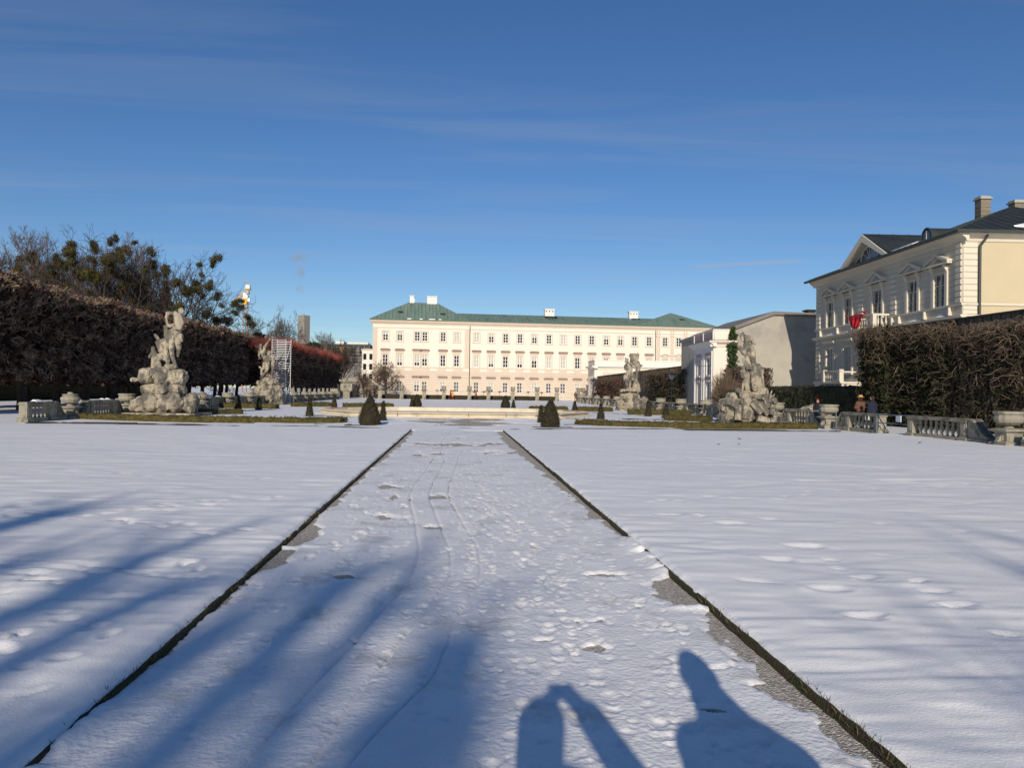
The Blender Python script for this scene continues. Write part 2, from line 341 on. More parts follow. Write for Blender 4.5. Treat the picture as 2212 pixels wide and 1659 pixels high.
def carve_track(Z, X, Y, pts, wdt, depth):
    pts = sorted(pts, key=lambda p: p[1]); cx = np.interp(Y[:, 0], [p[1] for p in pts], [p[0] for p in pts])
    cx = np.convolve(np.pad(cx, 12, 'edge'), np.ones(25)/25, 'valid')+.03*vnoise(Y[:, 0], Y[:, 0]*0, .8, 5)+.012*vnoise(Y[:, 0], Y[:, 0]*0, .22, 6)
    on = ((Y[:, 0] > pts[0][1]) & (Y[:, 0] < pts[-1][1])).astype(float)
    d = X-cx[:, None]; wd = wdt+.0007*Y
    Z += on[:, None]*(-depth*np.exp(-(d/wd)**2*2))

def path_snow():
    rr = random.Random(3)
    ys = [2.2]
    while ys[-1] < 30.6: ys.append(ys[-1]+.0042*ys[-1])
    xs = np.linspace(PL-.1, PR+.1, 310)
    Y, X = np.meshgrid(np.array(ys), xs, indexing='ij')
    Z = .026+.016*fbm(X, Y, 1.3, 4, 1)+.005*fbm(X, Y, .22, 3, 4)+.003*fbm(X*.6, Y*1.5, .09, 2, 8)
    pr = []
    def shoe(x, y, a, s, d):
        c, q = math.cos(a), math.sin(a); pr.append((x-q*.045*s, y+c*.045*s, a, .042*s, .075*s, d)); pr.append((x+q*.085*s, y-c*.085*s, a, .034*s, .040*s, d*1.1))
    for i in range(64):       # walkers' trails up and down the path
        x = rr.uniform(-1.35, 1.6) if rr.random() < .75 else rr.uniform(.2, 1.6); y = rr.uniform(1.5, 12); a = rr.gauss(0, .05); s = rr.uniform(.85, 1.1); d = rr.uniform(.004, .011); n = rr.randint(10, 34)
        for k in range(n):
            y += .66*s+rr.uniform(-.06, .06); x += math.sin(a)*-.66; a += rr.gauss(0, .035)-.02*x*(abs(x) > 1.2)
            if abs(x-.1) > 1.6 or y > 30: break
            shoe(x+.085*(1 if k % 2 else -1)+rr.uniform(-.02, .02), y, a+rr.uniform(-.2, .2)+(0 if i % 3 else math.pi), s, d*rr.uniform(.7, 1.3)*(1+.02*y))
    for i in range(1900):     # dogs, clods and half melted marks
        y = 2.2+28.5*rr.random(); x = rr.uniform(PL+.15, PR-.15)
        if x < -.85 and rr.random() < .6: continue
        if vnoise(x*.8, y, 1.1, 19) < -.05 and rr.random() < .85: continue
        s = rr.uniform(.6, 1.1); pr.append((x, y, rr.uniform(-.7, .7), .022*s, .030*s+.0012*y, .009*s))
    # broken, trampled crust in the near right of the path
    for i in range(420):
        pr.append((rr.uniform(-.2, 1.5), rr.uniform(2.3, 7.5), rr.uniform(-1.2, 1.2), rr.uniform(.015, .04), rr.uniform(.015, .045), rr.uniform(.003, .009)))
    carve_prints(Z, X, Y, pr)
    for t in TR: carve_track(Z, X, Y, t, .015, .017)
    carve_track(Z, X, Y, [(.62, 17.4), (.55, 18.5), (.7, 19.6), (1.0, 19.9)], .03, .02)
    for (cx, cy, a, b) in PATCH:
        q = np.sqrt(((X-cx)/a)**2+((Y-cy)/b)**2); Z -= .040*np.clip(1.15*(1.0-q)+1.9*fbm(X, Y*.7, .22, 5, 11), 0, 1)
    # bare gravel along the two borders, snow bridging them here and there
    def span(a, b, s=.35): return 1/(1+np.exp(-(Y-a)/s))/(1+np.exp((Y-b)/s))
    dl = X-PL; dr = PR-X
    wl = .04+.25*span(7.9, 9.0, .12)+.24*span(6.9, 7.75, .12)+.10*span(5.7, 6.6, .15)+.09*span(9.2, 31, .3)+.10*span(18, 31, 1.)+.06*fbm(X, Y, .5, 3, 21)+.05*fbm(X, Y, .09, 3, 27)
    wr = .05+.27*span(5.62, 6.5, .1)+.17*span(3.7, 5.3, .15)+.05*span(2, 3.7)+.15*span(8.6, 31, .35)+.24*span(18, 31, 2.)+.08*fbm(X, Y, .4, 3, 22)+.06*fbm(X, Y, .09, 3, 28)
    Z -= .04*np.clip((wl-dl)/.14+.9*fbm(X, Y*.5, .16, 4, 24), 0, 1)*(dl < .9)
    Z -= .04*np.clip((wr-dr)/.14+.9*fbm(X, Y*.5, .16, 4, 25), 0, 1)*(dr < 1)
    bl = (span(3.42, 3.95, .04)+span(2.9, 3.3, .03)*np.clip((fbm(X*0+3, Y, .2, 3, 31)+.1)*6, 0, 1))
    brr = span(6.62, 8.25, .08)*np.clip((fbm(X*0+3, Y, .22, 3, 33)+.34)*5, 0, 1)
    Z += bl*.042*np.exp(-(dl/.07)**2)+brr*.06*np.exp(-(dr/.10)**2)
    Z += .045*np.exp(-((Y-5.60)/.05)**2)*np.exp(-(dr/.22)**2)+.05*np.exp(-((Y-7.82)/.05)**2)*np.exp(-(dl/.3)**2)
    return grid_mesh('path_snow', X, Y, Z, M['snow_path'])
path = tag(mobj('path_snow', path_snow()), kind='structure')

mb = MB(); mb.add([(-9, -6, .004), (10, -6, .004), (10, 46, .004), (-9, 46, .004)], [(0, 1, 2, 3)])
tag(mb.build('gravel_path', M['gravel']), kind='structure')

# the open place between path and basin: thin snow with bare gravel showing through
ys = np.linspace(30.3, 46.5, 170); xs = np.linspace(-8.9, 9.9, 190); Y, X = np.meshgrid(ys, xs, indexing='ij')
Z = .035+.018*fbm(X, Y, 1.5, 4, 41)+.012*fbm(X, Y, .4, 3, 44)
for (cx, cy, a, b) in [(.2, 40, 3.3, 3.4), (.6, 35.6, 1.7, 2.2), (-.9, 38.3, 2.0, 1.6), (3.3, 37.0, 1.4, .5), (4.2, 34.6, 1.1, .45), (-3.6, 35.6, 1.3, .3), (0, 43.6, 6, .8)]:
    q = np.sqrt(((X-cx)/a)**2+((Y-cy)/b)**2); Z -= .07*np.clip(1.4*(1.05-q)+2.0*fbm(X*.5, Y*1.4, .9, 5, 47), 0, 1)
Z = np.where((Y > 44) & (np.abs(X) < 8.9), -.05, Z)
Z[0, :] = -.02
tag(mobj('forecourt_snow', grid_mesh('forecourt_snow', X, Y, Z, M['snow'])), kind='structure')

def lawn(side):
    rr = random.Random(11+side)
    ys = [1.9]
    while ys[-1] < 30.9: ys.append(ys[-1]+.0068*ys[-1])
    ys = np.array(ys)
    t = np.linspace(0, 1, 300); off = .03*t+17.4*t**2.1
    xs = (PR+.022+off) if side > 0 else (PL-.022-off)[::-1]
    Y, X = np.meshgrid(ys, xs, indexing='ij')
    X0 = X.copy()
    d = np.abs(X-(PR+.022 if side > 0 else PL-.022))
    Z = .072+.04*fbm(X, Y, 5, 3, 51+side)+.015*fbm(X*.30+.2*Y, Y, .30, 3, 55+side)+.014*fbm(X*.25+.1*Y, Y, .12, 2, 58)*np.clip(.6+2.2*fbm(X, Y, 2.2, 3, 63), 0, 1.2)+.012*fbm(X, Y, .9, 2, 61+side)
    pr = []
    if side > 0:
        for (ax, ay, bx, by, n) in [(2.6, 10.4, 17, 15.5, 46), (2.4, 19.5, 16, 13.4, 40), (9, 20, 17.5, 13, 26), (2.6, 9.2, 9.5, 8.1, 12), (3.4, 7.2, 3.9, 4.9, 9), (6.5, 22, 12, 24, 22)]:
            for i in range(n):
                q = (i+.5)/n; pr.append((ax+(bx-ax)*q+rr.uniform(-.25, .25), ay+(by-ay)*q+rr.uniform(-.3, .3), rr.uniform(.6, 2.2), rr.uniform(.04, .07), rr.uniform(.08, .14), rr.uniform(.012, .026)))
        for (x, y, a) in [(3.0, 5.9, .2), (3.6, 7.6, .26), (3.05, 7.0, .2), (3.3, 8.9, .25), (2.7, 9.5, .22), (2.9, 5.2, .16)]: pr.append((x, y, 1.4, .08, a*.8, .022)); pr.append((x+.12, y+.05, 1.1, .05, a*.4, .015))
    else:
        for (ax, ay, bx, by, n) in [(-8, 5.2, -2.2, 6.7, 34), (-9, 12, -2.4, 8.2, 40), (-14, 16, -3, 13.2, 36), (-6.5, 9.8, -4.8, 7, 24), (-5.2, 4.4, -2.4, 4.9, 26), (-16, 22, -3, 19, 22), (-6, 8.3, -2.6, 11, 22)]:
            for i in range(n):
                q = (i+.5)/n; pr.append((ax+(bx-ax)*q+rr.uniform(-.25, .25), ay+(by-ay)*q+rr.uniform(-.25, .25), rr.uniform(.6, 2.2), rr.uniform(.04, .07), rr.uniform(.07, .14), rr.uniform(.016, .034)))
        for i in range(150): pr.append((rr.uniform(-6, -1.9), rr.uniform(2.2, 7), rr.uniform(-1, 1), rr.uniform(.03, .08), rr.uniform(.04, .09), rr.uniform(.008, .022)))
    for i in range(90): pr.append((side*rr.uniform(2.4, 16), rr.uniform(4, 26), rr.uniform(.8, 2.2), rr.uniform(.03, .06), rr.uniform(.08, .2), rr.uniform(.007, .014)))
    carve_prints(Z, X, Y, pr)
    lines = ([[(2.9, 21.0), (6.4, 17.6), (9.8, 15.3), (12.4, 14.4), (15.9, 12.4)], [(4.6, 12.3), (6.2, 13.2), (9.9, 13.6), (15.9, 12.6)]] if side > 0 else
             [[(-4.2, 7.0), (-3.75, 6.9), (-3.1, 6.7), (-2.45, 6.55), (-1.95, 6.4)], [(-6.6, 10.9), (-6.2, 10.6), (-5.6, 10.3), (-4.9, 9.6)], [(-2.9, 7.8), (-2.5, 8.1), (-2.15, 8.5)]])
    for ln in lines:          # drag marks and trodden lines
        for (x0, y0), (x1, y1) in zip(ln[:-1], ln[1:]):
            l2 = (x1-x0)**2+(y1-y0)**2; tt = np.clip(((X-x0)*(x1-x0)+(Y-y0)*(y1-y0))/l2, 0, 1)
            for o_ in (-.07, .07):
                dd = np.hypot(X-x0-tt*(x1-x0), Y-y0-o_-tt*(y1-y0)); Z -= .013*np.exp(-(dd/(.03+.0022*Y))**2)*(.55+1.1*np.clip(fbm(X, Y, .5, 3, 66)+.35, 0, 1))
    # rounded, ragged border towards the path
    e = np.clip(d/.07, 0, 1); Z -= .03*(1-e)**2
    rag = .02*fbm(X*0+1, Y, .5, 4, 71+side)+.014*fbm(X*0+1, Y, .09, 2, 73)
    X = X0+side*(.005+rag)*np.exp(-d/.12)
    Z[-1, :] = .0; Z[-2, :] -= .02
    if side > 0: Z[:, -1] = .0
    else: Z[:, 0] = .0
    edge = 0 if side > 0 else -1
    Z[:, edge] -= .012
    return grid_mesh('snow_lawn', X, Y, Z, M['snow'])
tag(mobj('snow_lawn', lawn(1)), kind='structure'); tag(mobj('snow_lawn', lawn(-1)), kind='structure')

def bank(side):
    ys = [1.8]
    while ys[-1] < 30.7: ys.append(ys[-1]+.008*ys[-1])
    ys = np.array(ys); x0 = PR if side > 0 else PL
    prof = [(-.02, -.01), (0, .010), (.004, .028), (.011, .042), (.022, .049), (.045, .035), (.12, .0)]
    Y = np.repeat(ys[:, None], len(prof), 1); X = np.array([[x0+side*p[0] for p in prof]]*len(ys)); Z = np.array([[p[1] for p in prof]]*len(ys))
    X += side*(.018*fbm(Y*0+2, Y, .6, 3, 81+side)+.009*fbm(Y*0+X*8, Y, .07, 2, 83))[:, :]
    Z += .010*fbm(X*6, Y, .12, 2, 85)
    me = grid_mesh('lawn_edge', X, Y, Z, M['soil'], False)
    o = tag(mobj('lawn_edge', me), kind='structure')
    rr = random.Random(5+side); V = []; F = []
    y = 1.9
    while y < 30.4:
        y += .0016*y*rr.uniform(.4, 1.6)
        if side > 0 and 6.65 < y < 8.25 and rr.random() < .75: continue
        if side < 0 and y < 3.9 and rr.random() < .8: continue
        if vnoise(2.0, y, .5, 90+side) < -.1 or rr.random() < .35: continue
        sc_ = 1+.05*y
        bx = x0+side*rr.uniform(.0, .05); bz = .03+rr.uniform(0, .02); h = rr.uniform(.006, .032)*min(sc_, 1.5); lean = rr.uniform(-.04, .03); wd = .0035*sc_
        a = rr.uniform(0, 3.14); c, s = math.cos(a)*wd, math.sin(a)*wd; b = len(V)
        V += [(bx-c, y-s, bz-.02), (bx+c, y+s, bz-.02), (bx+side*lean, y+rr.uniform(-.03, .03), bz+h)]; F.append((b, b+1, b+2))
    me = bpy.data.meshes.new('edge_grass'); me.from_pydata(V, [], F); me.materials.append(M['grass'])
    tag(mobj('edge_grass', me), 'short dark grass tufts along the %s border of the path' % ('right' if side > 0 else 'left'), 'grass', kind='stuff')
bank(1); bank(-1)

# far border of the lawns: thin broken turf strips and the bed edge
def strip(pts, wd, seed, name='turf_strip'):
    rr = random.Random(seed); V = []; F = []
    for (x0, y0), (x1, y1) in zip(pts[:-1], pts[1:]):
        n = max(2, int(math.hypot(x1-x0, y1-y0)/.12)); px_, py_ = -(y1-y0), (x1-x0); l_ = math.hypot(px_, py_); px_ /= l_; py_ /= l_
        prev = None
        for i in range(n+1):
            t = i/n; x = x0+(x1-x0)*t; y = y0+(y1-y0)*t
            ww = wd*max(0, .62+1.5*float(fbm(x, y, 1.2, 4, seed))); b = len(V)
            V += [(x-px_*ww, y-py_*ww, .012), (x, y, .012+min(.05, ww*.3)), (x+px_*ww, y+py_*ww, .012)]
            if prev is not None and ww > .02: F += [(prev, prev+1, b+1, b), (prev+1, prev+2, b+2, b+1)]
            prev = b
    me = bpy.data.meshes.new(name); me.from_pydata(V, [], F); me.materials.append(M['soil'])
    return tag(mobj(name, me), kind='structure')
strip([(-1.85, 30.75), (-5, 32.1), (-16.5, 33.4)], .20, 1)
strip([(-17.8, 33.3), (-13.5, 33.5)], .35, 2)
strip([(2.2, 31.6), (5, 32.6), (9, 33.1), (17.2, 33.0)], .24, 3)
strip([(5.2, 36.4), (6.4, 36.4)], .3, 4); strip([(-6.2, 34.2), (-4.6, 34.3)], .2, 5)
strip([(3.4, 33.5), (5.2, 33.7)], .35, 6); strip([(-4.8, 33.5), (-2.8, 33.6)], .3, 7)
strip([(3, 62.5), (9.5, 61.5), (12, 58), (13.2, 53)], .10, 8); strip([(-3, 62.5), (-9.5, 61.5)], .09, 9); strip([(-5, 66), (5, 66)], .1, 10)
strip([(9.5, 45.5), (14.5, 45.3), (16.8, 46)], .18, 12)
# cast drain gratings in the gravel
for (x, y, l_) in [(-1.1, 42.6, .9), (1.9, 42.2, .9), (-.1, 34.4, .9)]:
    g = empty('drain_grating', (x, y, .006), 0, 'long dark iron drain grating set in the gravel ' + {-1.1: 'left of the basin axis', 1.9: 'right of the basin axis', -.1: 'nearest the path'}[x], 'grating', 'drain gratings')
    mb = MB().box(-l_, l_, -.16, .16, 0, .03); mb.build('frame', M['hood'], g)
    for i in range(8): MB().box(-l_+.1+i*l_*.24, -l_+.1+i*l_*.24+.07, -.13, .13, .031, .045).build('bar', M['iron'], g)
# dry leaves on the right lawn
rr = random.Random(8); lm = MB().add([(-.06, -.03, 0), (.02, -.045, .012), (.07, 0, .02), (.0, .05, .008), (0, 0, .03)], [(0, 1, 4), (1, 2, 4), (2, 3, 4), (3, 0, 4)]).mesh('dry_leaf', M['deadleaf'])
for i, (x, y, s, wh) in enumerate([(15.2, 24.0, 2.2, 'nearest the gate opening'), (16.4, 17.0, 2.0, 'below the nearest urn'), (9.6, 25.2, 2.0, 'out on the middle of the right lawn'), (7.9, 22.4, 1.6, 'left one of the pair'), (8.6, 22.6, 1.6, 'right one of the pair'), (13.4, 13.4, 1.8, 'lying alone at the right rim of the lawn')]):
    tag(mobj('dry_leaf', lm, None, (x, y, .1), (0, 0, i), (s*.6, s*.6, s*.6)), 'brown dry leaf on the snow ' + wh, 'leaf', 'dry leaves on the snow')
# ================================================================== BUILDINGS
def holed_wall(rect, holes, reveal, P, mb=None):
    """flat wall with real openings; P(u, depth, z) -> point"""
    mb = mb or MB(); u0, u1, z0, z1 = rect
    us = sorted({u0, u1, *[h[0] for h in holes], *[h[1] for h in holes]}); zs = sorted({z0, z1, *[h[2] for h in holes], *[h[3] for h in holes]})
    us = [u for u in us if u0 <= u <= u1]; zs = [z for z in zs if z0 <= z <= z1]
    for a, b in zip(us[:-1], us[1:]):
        for c, d in zip(zs[:-1], zs[1:]):
            m, k = (a+b)/2, (c+d)/2
            if any(h[0] < m < h[1] and h[2] < k < h[3] for h in holes): continue
            mb.add([P(a, 0, c), P(b, 0, c), P(b, 0, d), P(a, 0, d)], [(0, 1, 2, 3)])
    for a, b, c, d in holes:
        q = [(a, c), (b, c), (b, d), (a, d)]
        for i in range(4):
            (ua, za), (ub, zb) = q[i], q[(i+1) % 4]
            mb.add([P(ua, 0, za), P(ub, 0, zb), P(ub, reveal, zb), P(ua, reveal, za)], [(0, 1, 2, 3)])
    return mb
# ---------------------------------------------------------------- palace
pal = empty('palace', (-16.3, 150, 0), R(3), 'long cream palace with green copper roof closing the garden', 'palace')
PU = [2.45, 5.24, 8.6, 10.09, 13.66, 16.36, 20.28, 23.2, 26.07, 28.95, 31.87, 34.82, 37.73, 40.68, 43.59, 46.58, 49.53, 52.47, 55.52, 58.91, 61.78, 64.6, 67.4]
PW = 69.6
def PP(u, d, z): return (u, d, z)
hu = .53
holes1 = [(u-hu, u+hu, 1.22, 3.3) for u in PU]; holes2 = [(u-hu, u+hu, 6.28, 8.5) for u in PU]+[(u-hu, u+hu, 11.2, 13.0) for u in PU]
holed_wall((0, PW, 0, 5.2), holes1, .3, PP).build('ground_floor_wall', M['beige'], pal)
wl_ = holed_wall((0, PW, 5.2, 13.75), holes2, .3, PP)
wl_.build('upper_wall', M['cream'], pal)
MB().box(0, PW, .35, 13, 0, 13.7).build('core', M['soot'], pal)
MB().add([(0, 0, 0), (0, 13, 0), (0, 13, 15), (0, 0, 15)], [(0, 1, 2, 3)]).build('side_wall', M['cream'], pal)
MB().add([(PW, 0, 0), (PW, 13, 0), (PW, 13, 15), (PW, 0, 15)], [(0, 1, 2, 3)]).build('side_wall', M['cream'], pal)
MB().box(-.05, PW+.05, -.06, .2, 5.05, 5.25).build('string_course', M['beige'], pal)
MB().box(-.03, PW+.03, -.035, .2, 5.25, 6.0).build('string_course', M['beige'], pal)
MB().box(-.05, PW+.05, -.09, .2, 6.0, 6.12).build('string_course', M['beige'], pal)
pan = MB().box(-.68, .68, -.055, .05, 0, .46).mesh('panel', M['cream'])
for a, b in zip(PU[:-1], PU[1:]):
    if b-a > 2: mobj('panel', pan, pal, ((a+b)/2, 0, 5.4))
MB().box(-.03, PW+.03, -.05, .2, 13.62, 13.82).build('frieze_band', M['beige'], pal)
MB().box(-.01, PW+.01, -.02, .2, 13.82, 14.42).build('frieze', M['cream'], pal)
MB().prism([(.2, 14.42), (-.12, 14.42), (-.18, 14.6), (-.42, 14.85), (-.5, 15.15), (-.55, 15.2), (.2, 15.2)], 'x', -.5, PW+.5).build('cornice', M['beige'], pal)
MB().box(-.62, PW+.62, -.68, .2, 15.2, 15.36).build('gutter', M['copper_rib'], pal)
for u, wd in [(.45, .84), (18.4, .95), (57.46, .75), (60.37, .75), (63.2, .75), (66.0, .75), (69.2, .75)]:
    MB().box(u-wd/2, u+wd/2, -.045, .1, 6.12, 13.62).build('pilaster', M['beige'], pal)
    if u > 50:
        MB().box(u-.5, u+.5, -.10, .1, 13.1, 13.36).build('capital', M['beige'], pal)
        for q in (-.25, .25): MB().box(u+q-.09, u+q+.09, -.2, .05, 13.85, 14.4).build('console', M['beige'], pal)
for u in (18.93, 56.85):
    MB().tube([(u, -.12, 1.0), (u, -.12, 14.4)], .075, 6).build('drainpipe', M['gutter'], pal)
# rustic grooves of the ground floor
for i in range(9): MB().box(-.01, PW+.01, -.004, .0, .45+i*.52, .475+i*.52).build('rustication_groove', M['hood'], pal)
def wmesh():
    d = {}
    def fr(h, nv, nh, inner):
        m = MB(); w_ = hu
        m.box(-w_, -w_+.09, .09, .16, 0, h).box(w_-.09, w_, .09, .16, 0, h).box(-w_+.09, w_-.09, .09, .16, 0, .09).box(-w_+.09, w_-.09, .09, .16, h-.09, h)
        m.box(-.05, .05, .088, .158, .09, h-.09)
        for z in nh: m.box(-w_+.09, w_-.09, .095, .15, z-.035, z+.035)
        if inner:
            for sx in (-1, 1): m.box(sx*.26-.012, sx*.26+.012, .12, .148, .09, h-.09)
        return m.mesh('frame', M['frame'])
    d['f_top'] = fr(1.8, 1, (.62, 1.2), False); d['f_mid'] = fr(2.22, 1, (.75, 1.48), False); d['f_low'] = fr(2.08, 1, (.72, 1.40), True)
    for k, h in (('top', 1.8), ('mid', 2.22), ('low', 2.08)): d['p_'+k] = MB().add([(-hu, .2, 0), (hu, .2, 0), (hu, .2, h), (-hu, .2, h)], [(0, 1, 2, 3)]).mesh('pane', M['glass'])
    s = MB(); a, b = .55, .77
    s.box(-b, -a, -.04, .03, -.12, 1.98).box(a, b, -.04, .03, -.12, 1.98).box(-a, a, -.04, .03, 1.82, 1.98).box(-a, a, -.04, .03, -.12, 0)
    d['s_top'] = s.mesh('window', M['beige']); d['sill'] = MB().box(-.85, .85, -.12, .02, -.22, -.1205).mesh('sill', M['beige'])
    s = MB(); s.box(-b, -a, -.04, .03, -.15, 2.24).box(a, b, -.04, .03, -.15, 2.24).box(-b, b, -.04, .03, 2.24, 2.98)
    d['s_mid'] = s.mesh('window', M['beige'])
    d['hood'] = MB().prism([(-.85, 0), (.85, 0), (1.0, .14), (.8, .34), (-.8, .34), (-1.0, .14)], 'y', -.28, .0).mesh('hood', M['hood'])
    d['hood_u'] = MB().box(-.92, .92, -.2, .0, -.1, -.002).mesh('hood_moulding', M['beige'])
    d['arch'] = MB().prism([(-1.05, 0), (-.7, .0), (-.45, .12), (0, .26), (.45, .12), (.7, 0), (1.05, 0), (1.05, .12), (.7, .16), (.45, .32), (0, .5), (-.45, .32), (-.7, .16), (-1.05, .12)], 'y', -.25, 0).mesh('hood', M['beige'])
    s = MB(); s.box(-.66, -.56, -.02, .03, -.05, 2.13).box(.56, .66, -.02, .03, -.05, 2.13).box(-.56, .56, -.02, .03, 2.09, 2.19)
    d['s_low'] = s.mesh('window', M['beige'])
    d['blind'] = MB().add([(-hu+.05, .17, 0), (hu-.05, .17, 0), (hu-.05, .17, 1), (-hu+.05, .17, 1)], [(0, 1, 2, 3)]).mesh('blind', M['blind'])
    return d
W = wmesh(); rw = random.Random(4)
def pwin(u, z, kind):
    o = mobj('window', W['s_'+kind], pal, (u, 0, z)); mobj('frame', W['f_'+kind], o); mobj('pane', W['p_'+kind], o)
    h = {'top': 1.8, 'mid': 2.22, 'low': 2.08}[kind]
    if kind == 'top': mobj('sill', W['sill'], o)
    if kind == 'mid':
        if u > 57: mobj('hood', W['arch'], o, (0, 0, 2.98))
        else: mobj('hood', W['hood'], o, (0, 0, 3.0)); mobj('hood_moulding', W['hood_u'], o, (0, 0, 3.0))
    if kind == 'low': mobj('hood', W['hood'], o, (0, 0, 2.8)); mobj('hood_moulding', W['hood_u'], o, (0, 0, 2.8))
    p = rw.random()
    if p < .42:
        f = rw.choice([.33, .33, .65, 1.0]) if kind != 'top' else rw.choice([.3, .35, 1.0])
        mobj('blind', W['blind'], o, (0, 0, h*(1-f)), None, (1, 1, h*f))
for u in PU: pwin(u, 11.2, 'top'); pwin(u, 6.28, 'mid'); pwin(u, 1.22, 'low')
# roofs
def roof_poly(name, V, F, ribs, parent, mat=M['copper'], rib=M['copper_rib'], rr_=.035):
    o = MB().add(V, F).build(name, mat, parent)
    if ribs:
        m = MB()
        for a, b in ribs: m.tube([a, b], rr_, 4)
        tag(m.build('seam', rib, o), kind='stuff')
    return o
def face_ribs(e0, e1, r0, r1, step):
    """seams running up a roof face from eave e0-e1 to ridge r0-r1 (both along local x)"""
    out_ = []; x = e0[0]+step
    while x < e1[0]:
        t = (x-e0[0])/(e1[0]-e0[0]); s = Vector(e0).lerp(Vector(e1), t)
        if x < r0[0]: q = (x-e0[0])/max(1e-6, r0[0]-e0[0])
        elif x > r1[0]: q = (e1[0]-x)/max(1e-6, e1[0]-r1[0])
        else: q = 1
        q = min(1, max(0, q)); rz = Vector((x, s.y+(r0[1]-s.y)*q, s.z+(r0[2]-s.z)*q)); out_.append((s, rz)); x += step
    return out_
E1, E2 = -.62, 13.6
A_, B_, C_, D_ = (-.6, E1, 15.37), (19, E1, 15.37), (19, E2, 15.37), (-.6, E2, 15.37); Ea, Fa = (6.8, 6.5, 19.5), (12.7, 6.5, 19.4)
rl = roof_poly('wing_roof', [A_, B_, C_, D_, Ea, Fa], [(0, 1, 5, 4), (1, 2, 5), (2, 3, 4, 5), (3, 0, 4)], face_ribs(A_, B_, Ea, Fa, .72), pal)
rm = roof_poly('main_roof', [(10, E1, 15.365), (64, E1, 15.365), (64, 6.5, 17.45), (10, 6.5, 17.5), (64, E2, 15.365), (10, E2, 15.365)], [(0, 1, 2, 3), (3, 2, 4, 5)], [((u, E1, 15.365), (u, 6.5, 17.47)) for u in np.arange(16.5, 58, .72)], pal)
e0, e1, ap = (53, E1, 15.372), (70.2, E1, 15.372), (62.2, 6.5, 18.8)
rrf = roof_poly('wing_roof', [e0, e1, (70.2, E2, 15.37), (53, E2, 15.37), ap], [(0, 1, 4), (1, 2, 4), (2, 3, 4), (3, 0, 4)], face_ribs(e0, e1, ap, ap, .72), pal)
def chim(parent, u0, u1, y0, y1, z0, z1, mat, cap, hole=0):
    o = MB().box(u0, u1, y0, y1, z0, z1).build('chimney', mat, parent); MB().box(u0-.12, u1+.12, y0-.12, y1+.12, z1, z1+.14).build('cap', cap, o)
    for i in range(hole):
        c = u0+(u1-u0)*(i+.5)/hole
        MB().box(c-.12, c+.12, y0-.012, y0+.1, z1-.5, z1-.25).build('vent', M['soot'], o)
    return o
chim(rl, 7.0, 7.8, 6.3, 7.1, 18.5, 20.75, M['white'], M['white']); MB().box(7.85, 8.0, 6.5, 6.8, 18.5, 20.3).build('flue', M['white'], rl)
chim(rl, 10.5, 12.5, 6.2, 7.3, 18.5, 20.72, M['white'], M['white'], 0)
chim(rm, 34.9, 36.9, 5.9, 7.0, 16.6, 18.75, M['white'], M['white'], 3); chim(rm, 53.0, 54.9, 5.9, 7.0, 16.6, 18.72, M['white'], M['white'], 3)
def on_main(u, t): return (u, E1+7.12*t, 15.365+2.1*t)
for (u0, u1, seed) in [(34.6, 37.2, 1), (53.4, 54.9, 2)]:       # soot run-off stains lying below the stacks
    m = MB(); rs = random.Random(seed); u = u0
    while u < u1:
        wd = rs.uniform(.12, .35); l_ = rs.uniform(.25, .75) if seed == 1 else rs.uniform(.1, .3)
        a, b, c = on_main(u, .93), on_main(u+wd, .93), on_main(u+wd*.6, .93-l_)
        m.add([(p[0], p[1]-.03, p[2]+.06) for p in (a, b, c)], [(0, 1, 2)]); u += wd*.8
    m.build('soot_stain', M['soot'], rm)
for (u, t, rf) in [(5.2, .42, rl), (13.6, .36, rl), (63.4, .5, rrf)]:
    z = 15.37+4.1*t if rf is rl else 15.37+3.4*t; y = E1+7.12*t
    m = MB().box(u-.42, u+.42, y-.5, y+.1, z-.2, z+.12); m.build('roof_hatch', M['soot'], rf); MB().box(u-.5, u+.5, y-.45, y+.3, z+.12, z+.17).build('hatch_lid', M['copper'], rf)
for (u, wd) in [(7.0, .8), (9.3, .6), (11.4, 1.2), (13, .5)]: MB().box(u-wd/2, u+wd/2, -.6, -.2, 15.4, 15.56).build('snow_patch', M['snow'], rl)

# ---------------------------------------------------------------- low annex right of the palace
an = empty('annex', (24.6, 134.6, 0), 0, 'low white flat topped wing behind the ivy covered garden wall', 'building')
MB().box(0, 20, 0, 6.4, 0, 5.9).build('wall', M['cream'], an)
MB().prism([(.5, 5.9), (-.1, 5.9), (-.25, 6.05), (-.6, 6.2), (-.6, 6.34), (.5, 6.34)], 'x', -.6, 20.3).build('cornice', M['white'], an)
MB().prism([(.5, 5.9), (-.1, 5.9), (-.25, 6.05), (-.6, 6.2), (-.6, 6.34), (.5, 6.34)], 'y', -.55, 6.5).build('cornice', M['white'], an)
MB().box(.02, 20, .02, 6.4, 6.34, 7.3).build('parapet', M['cream'], an); MB().box(-.08, 20, -.08, 6.5, 7.3, 7.42).build('coping', M['white'], an)
MB().box(-.05, 20, -.05, 1, 5.55, 5.68).build('band', M['beige'], an)
for i in range(4): MB().box(1.5+i*4.5, 5.2+i*4.5, -.03, .1, 1, 5.2).build('panel', M['beige'], an)
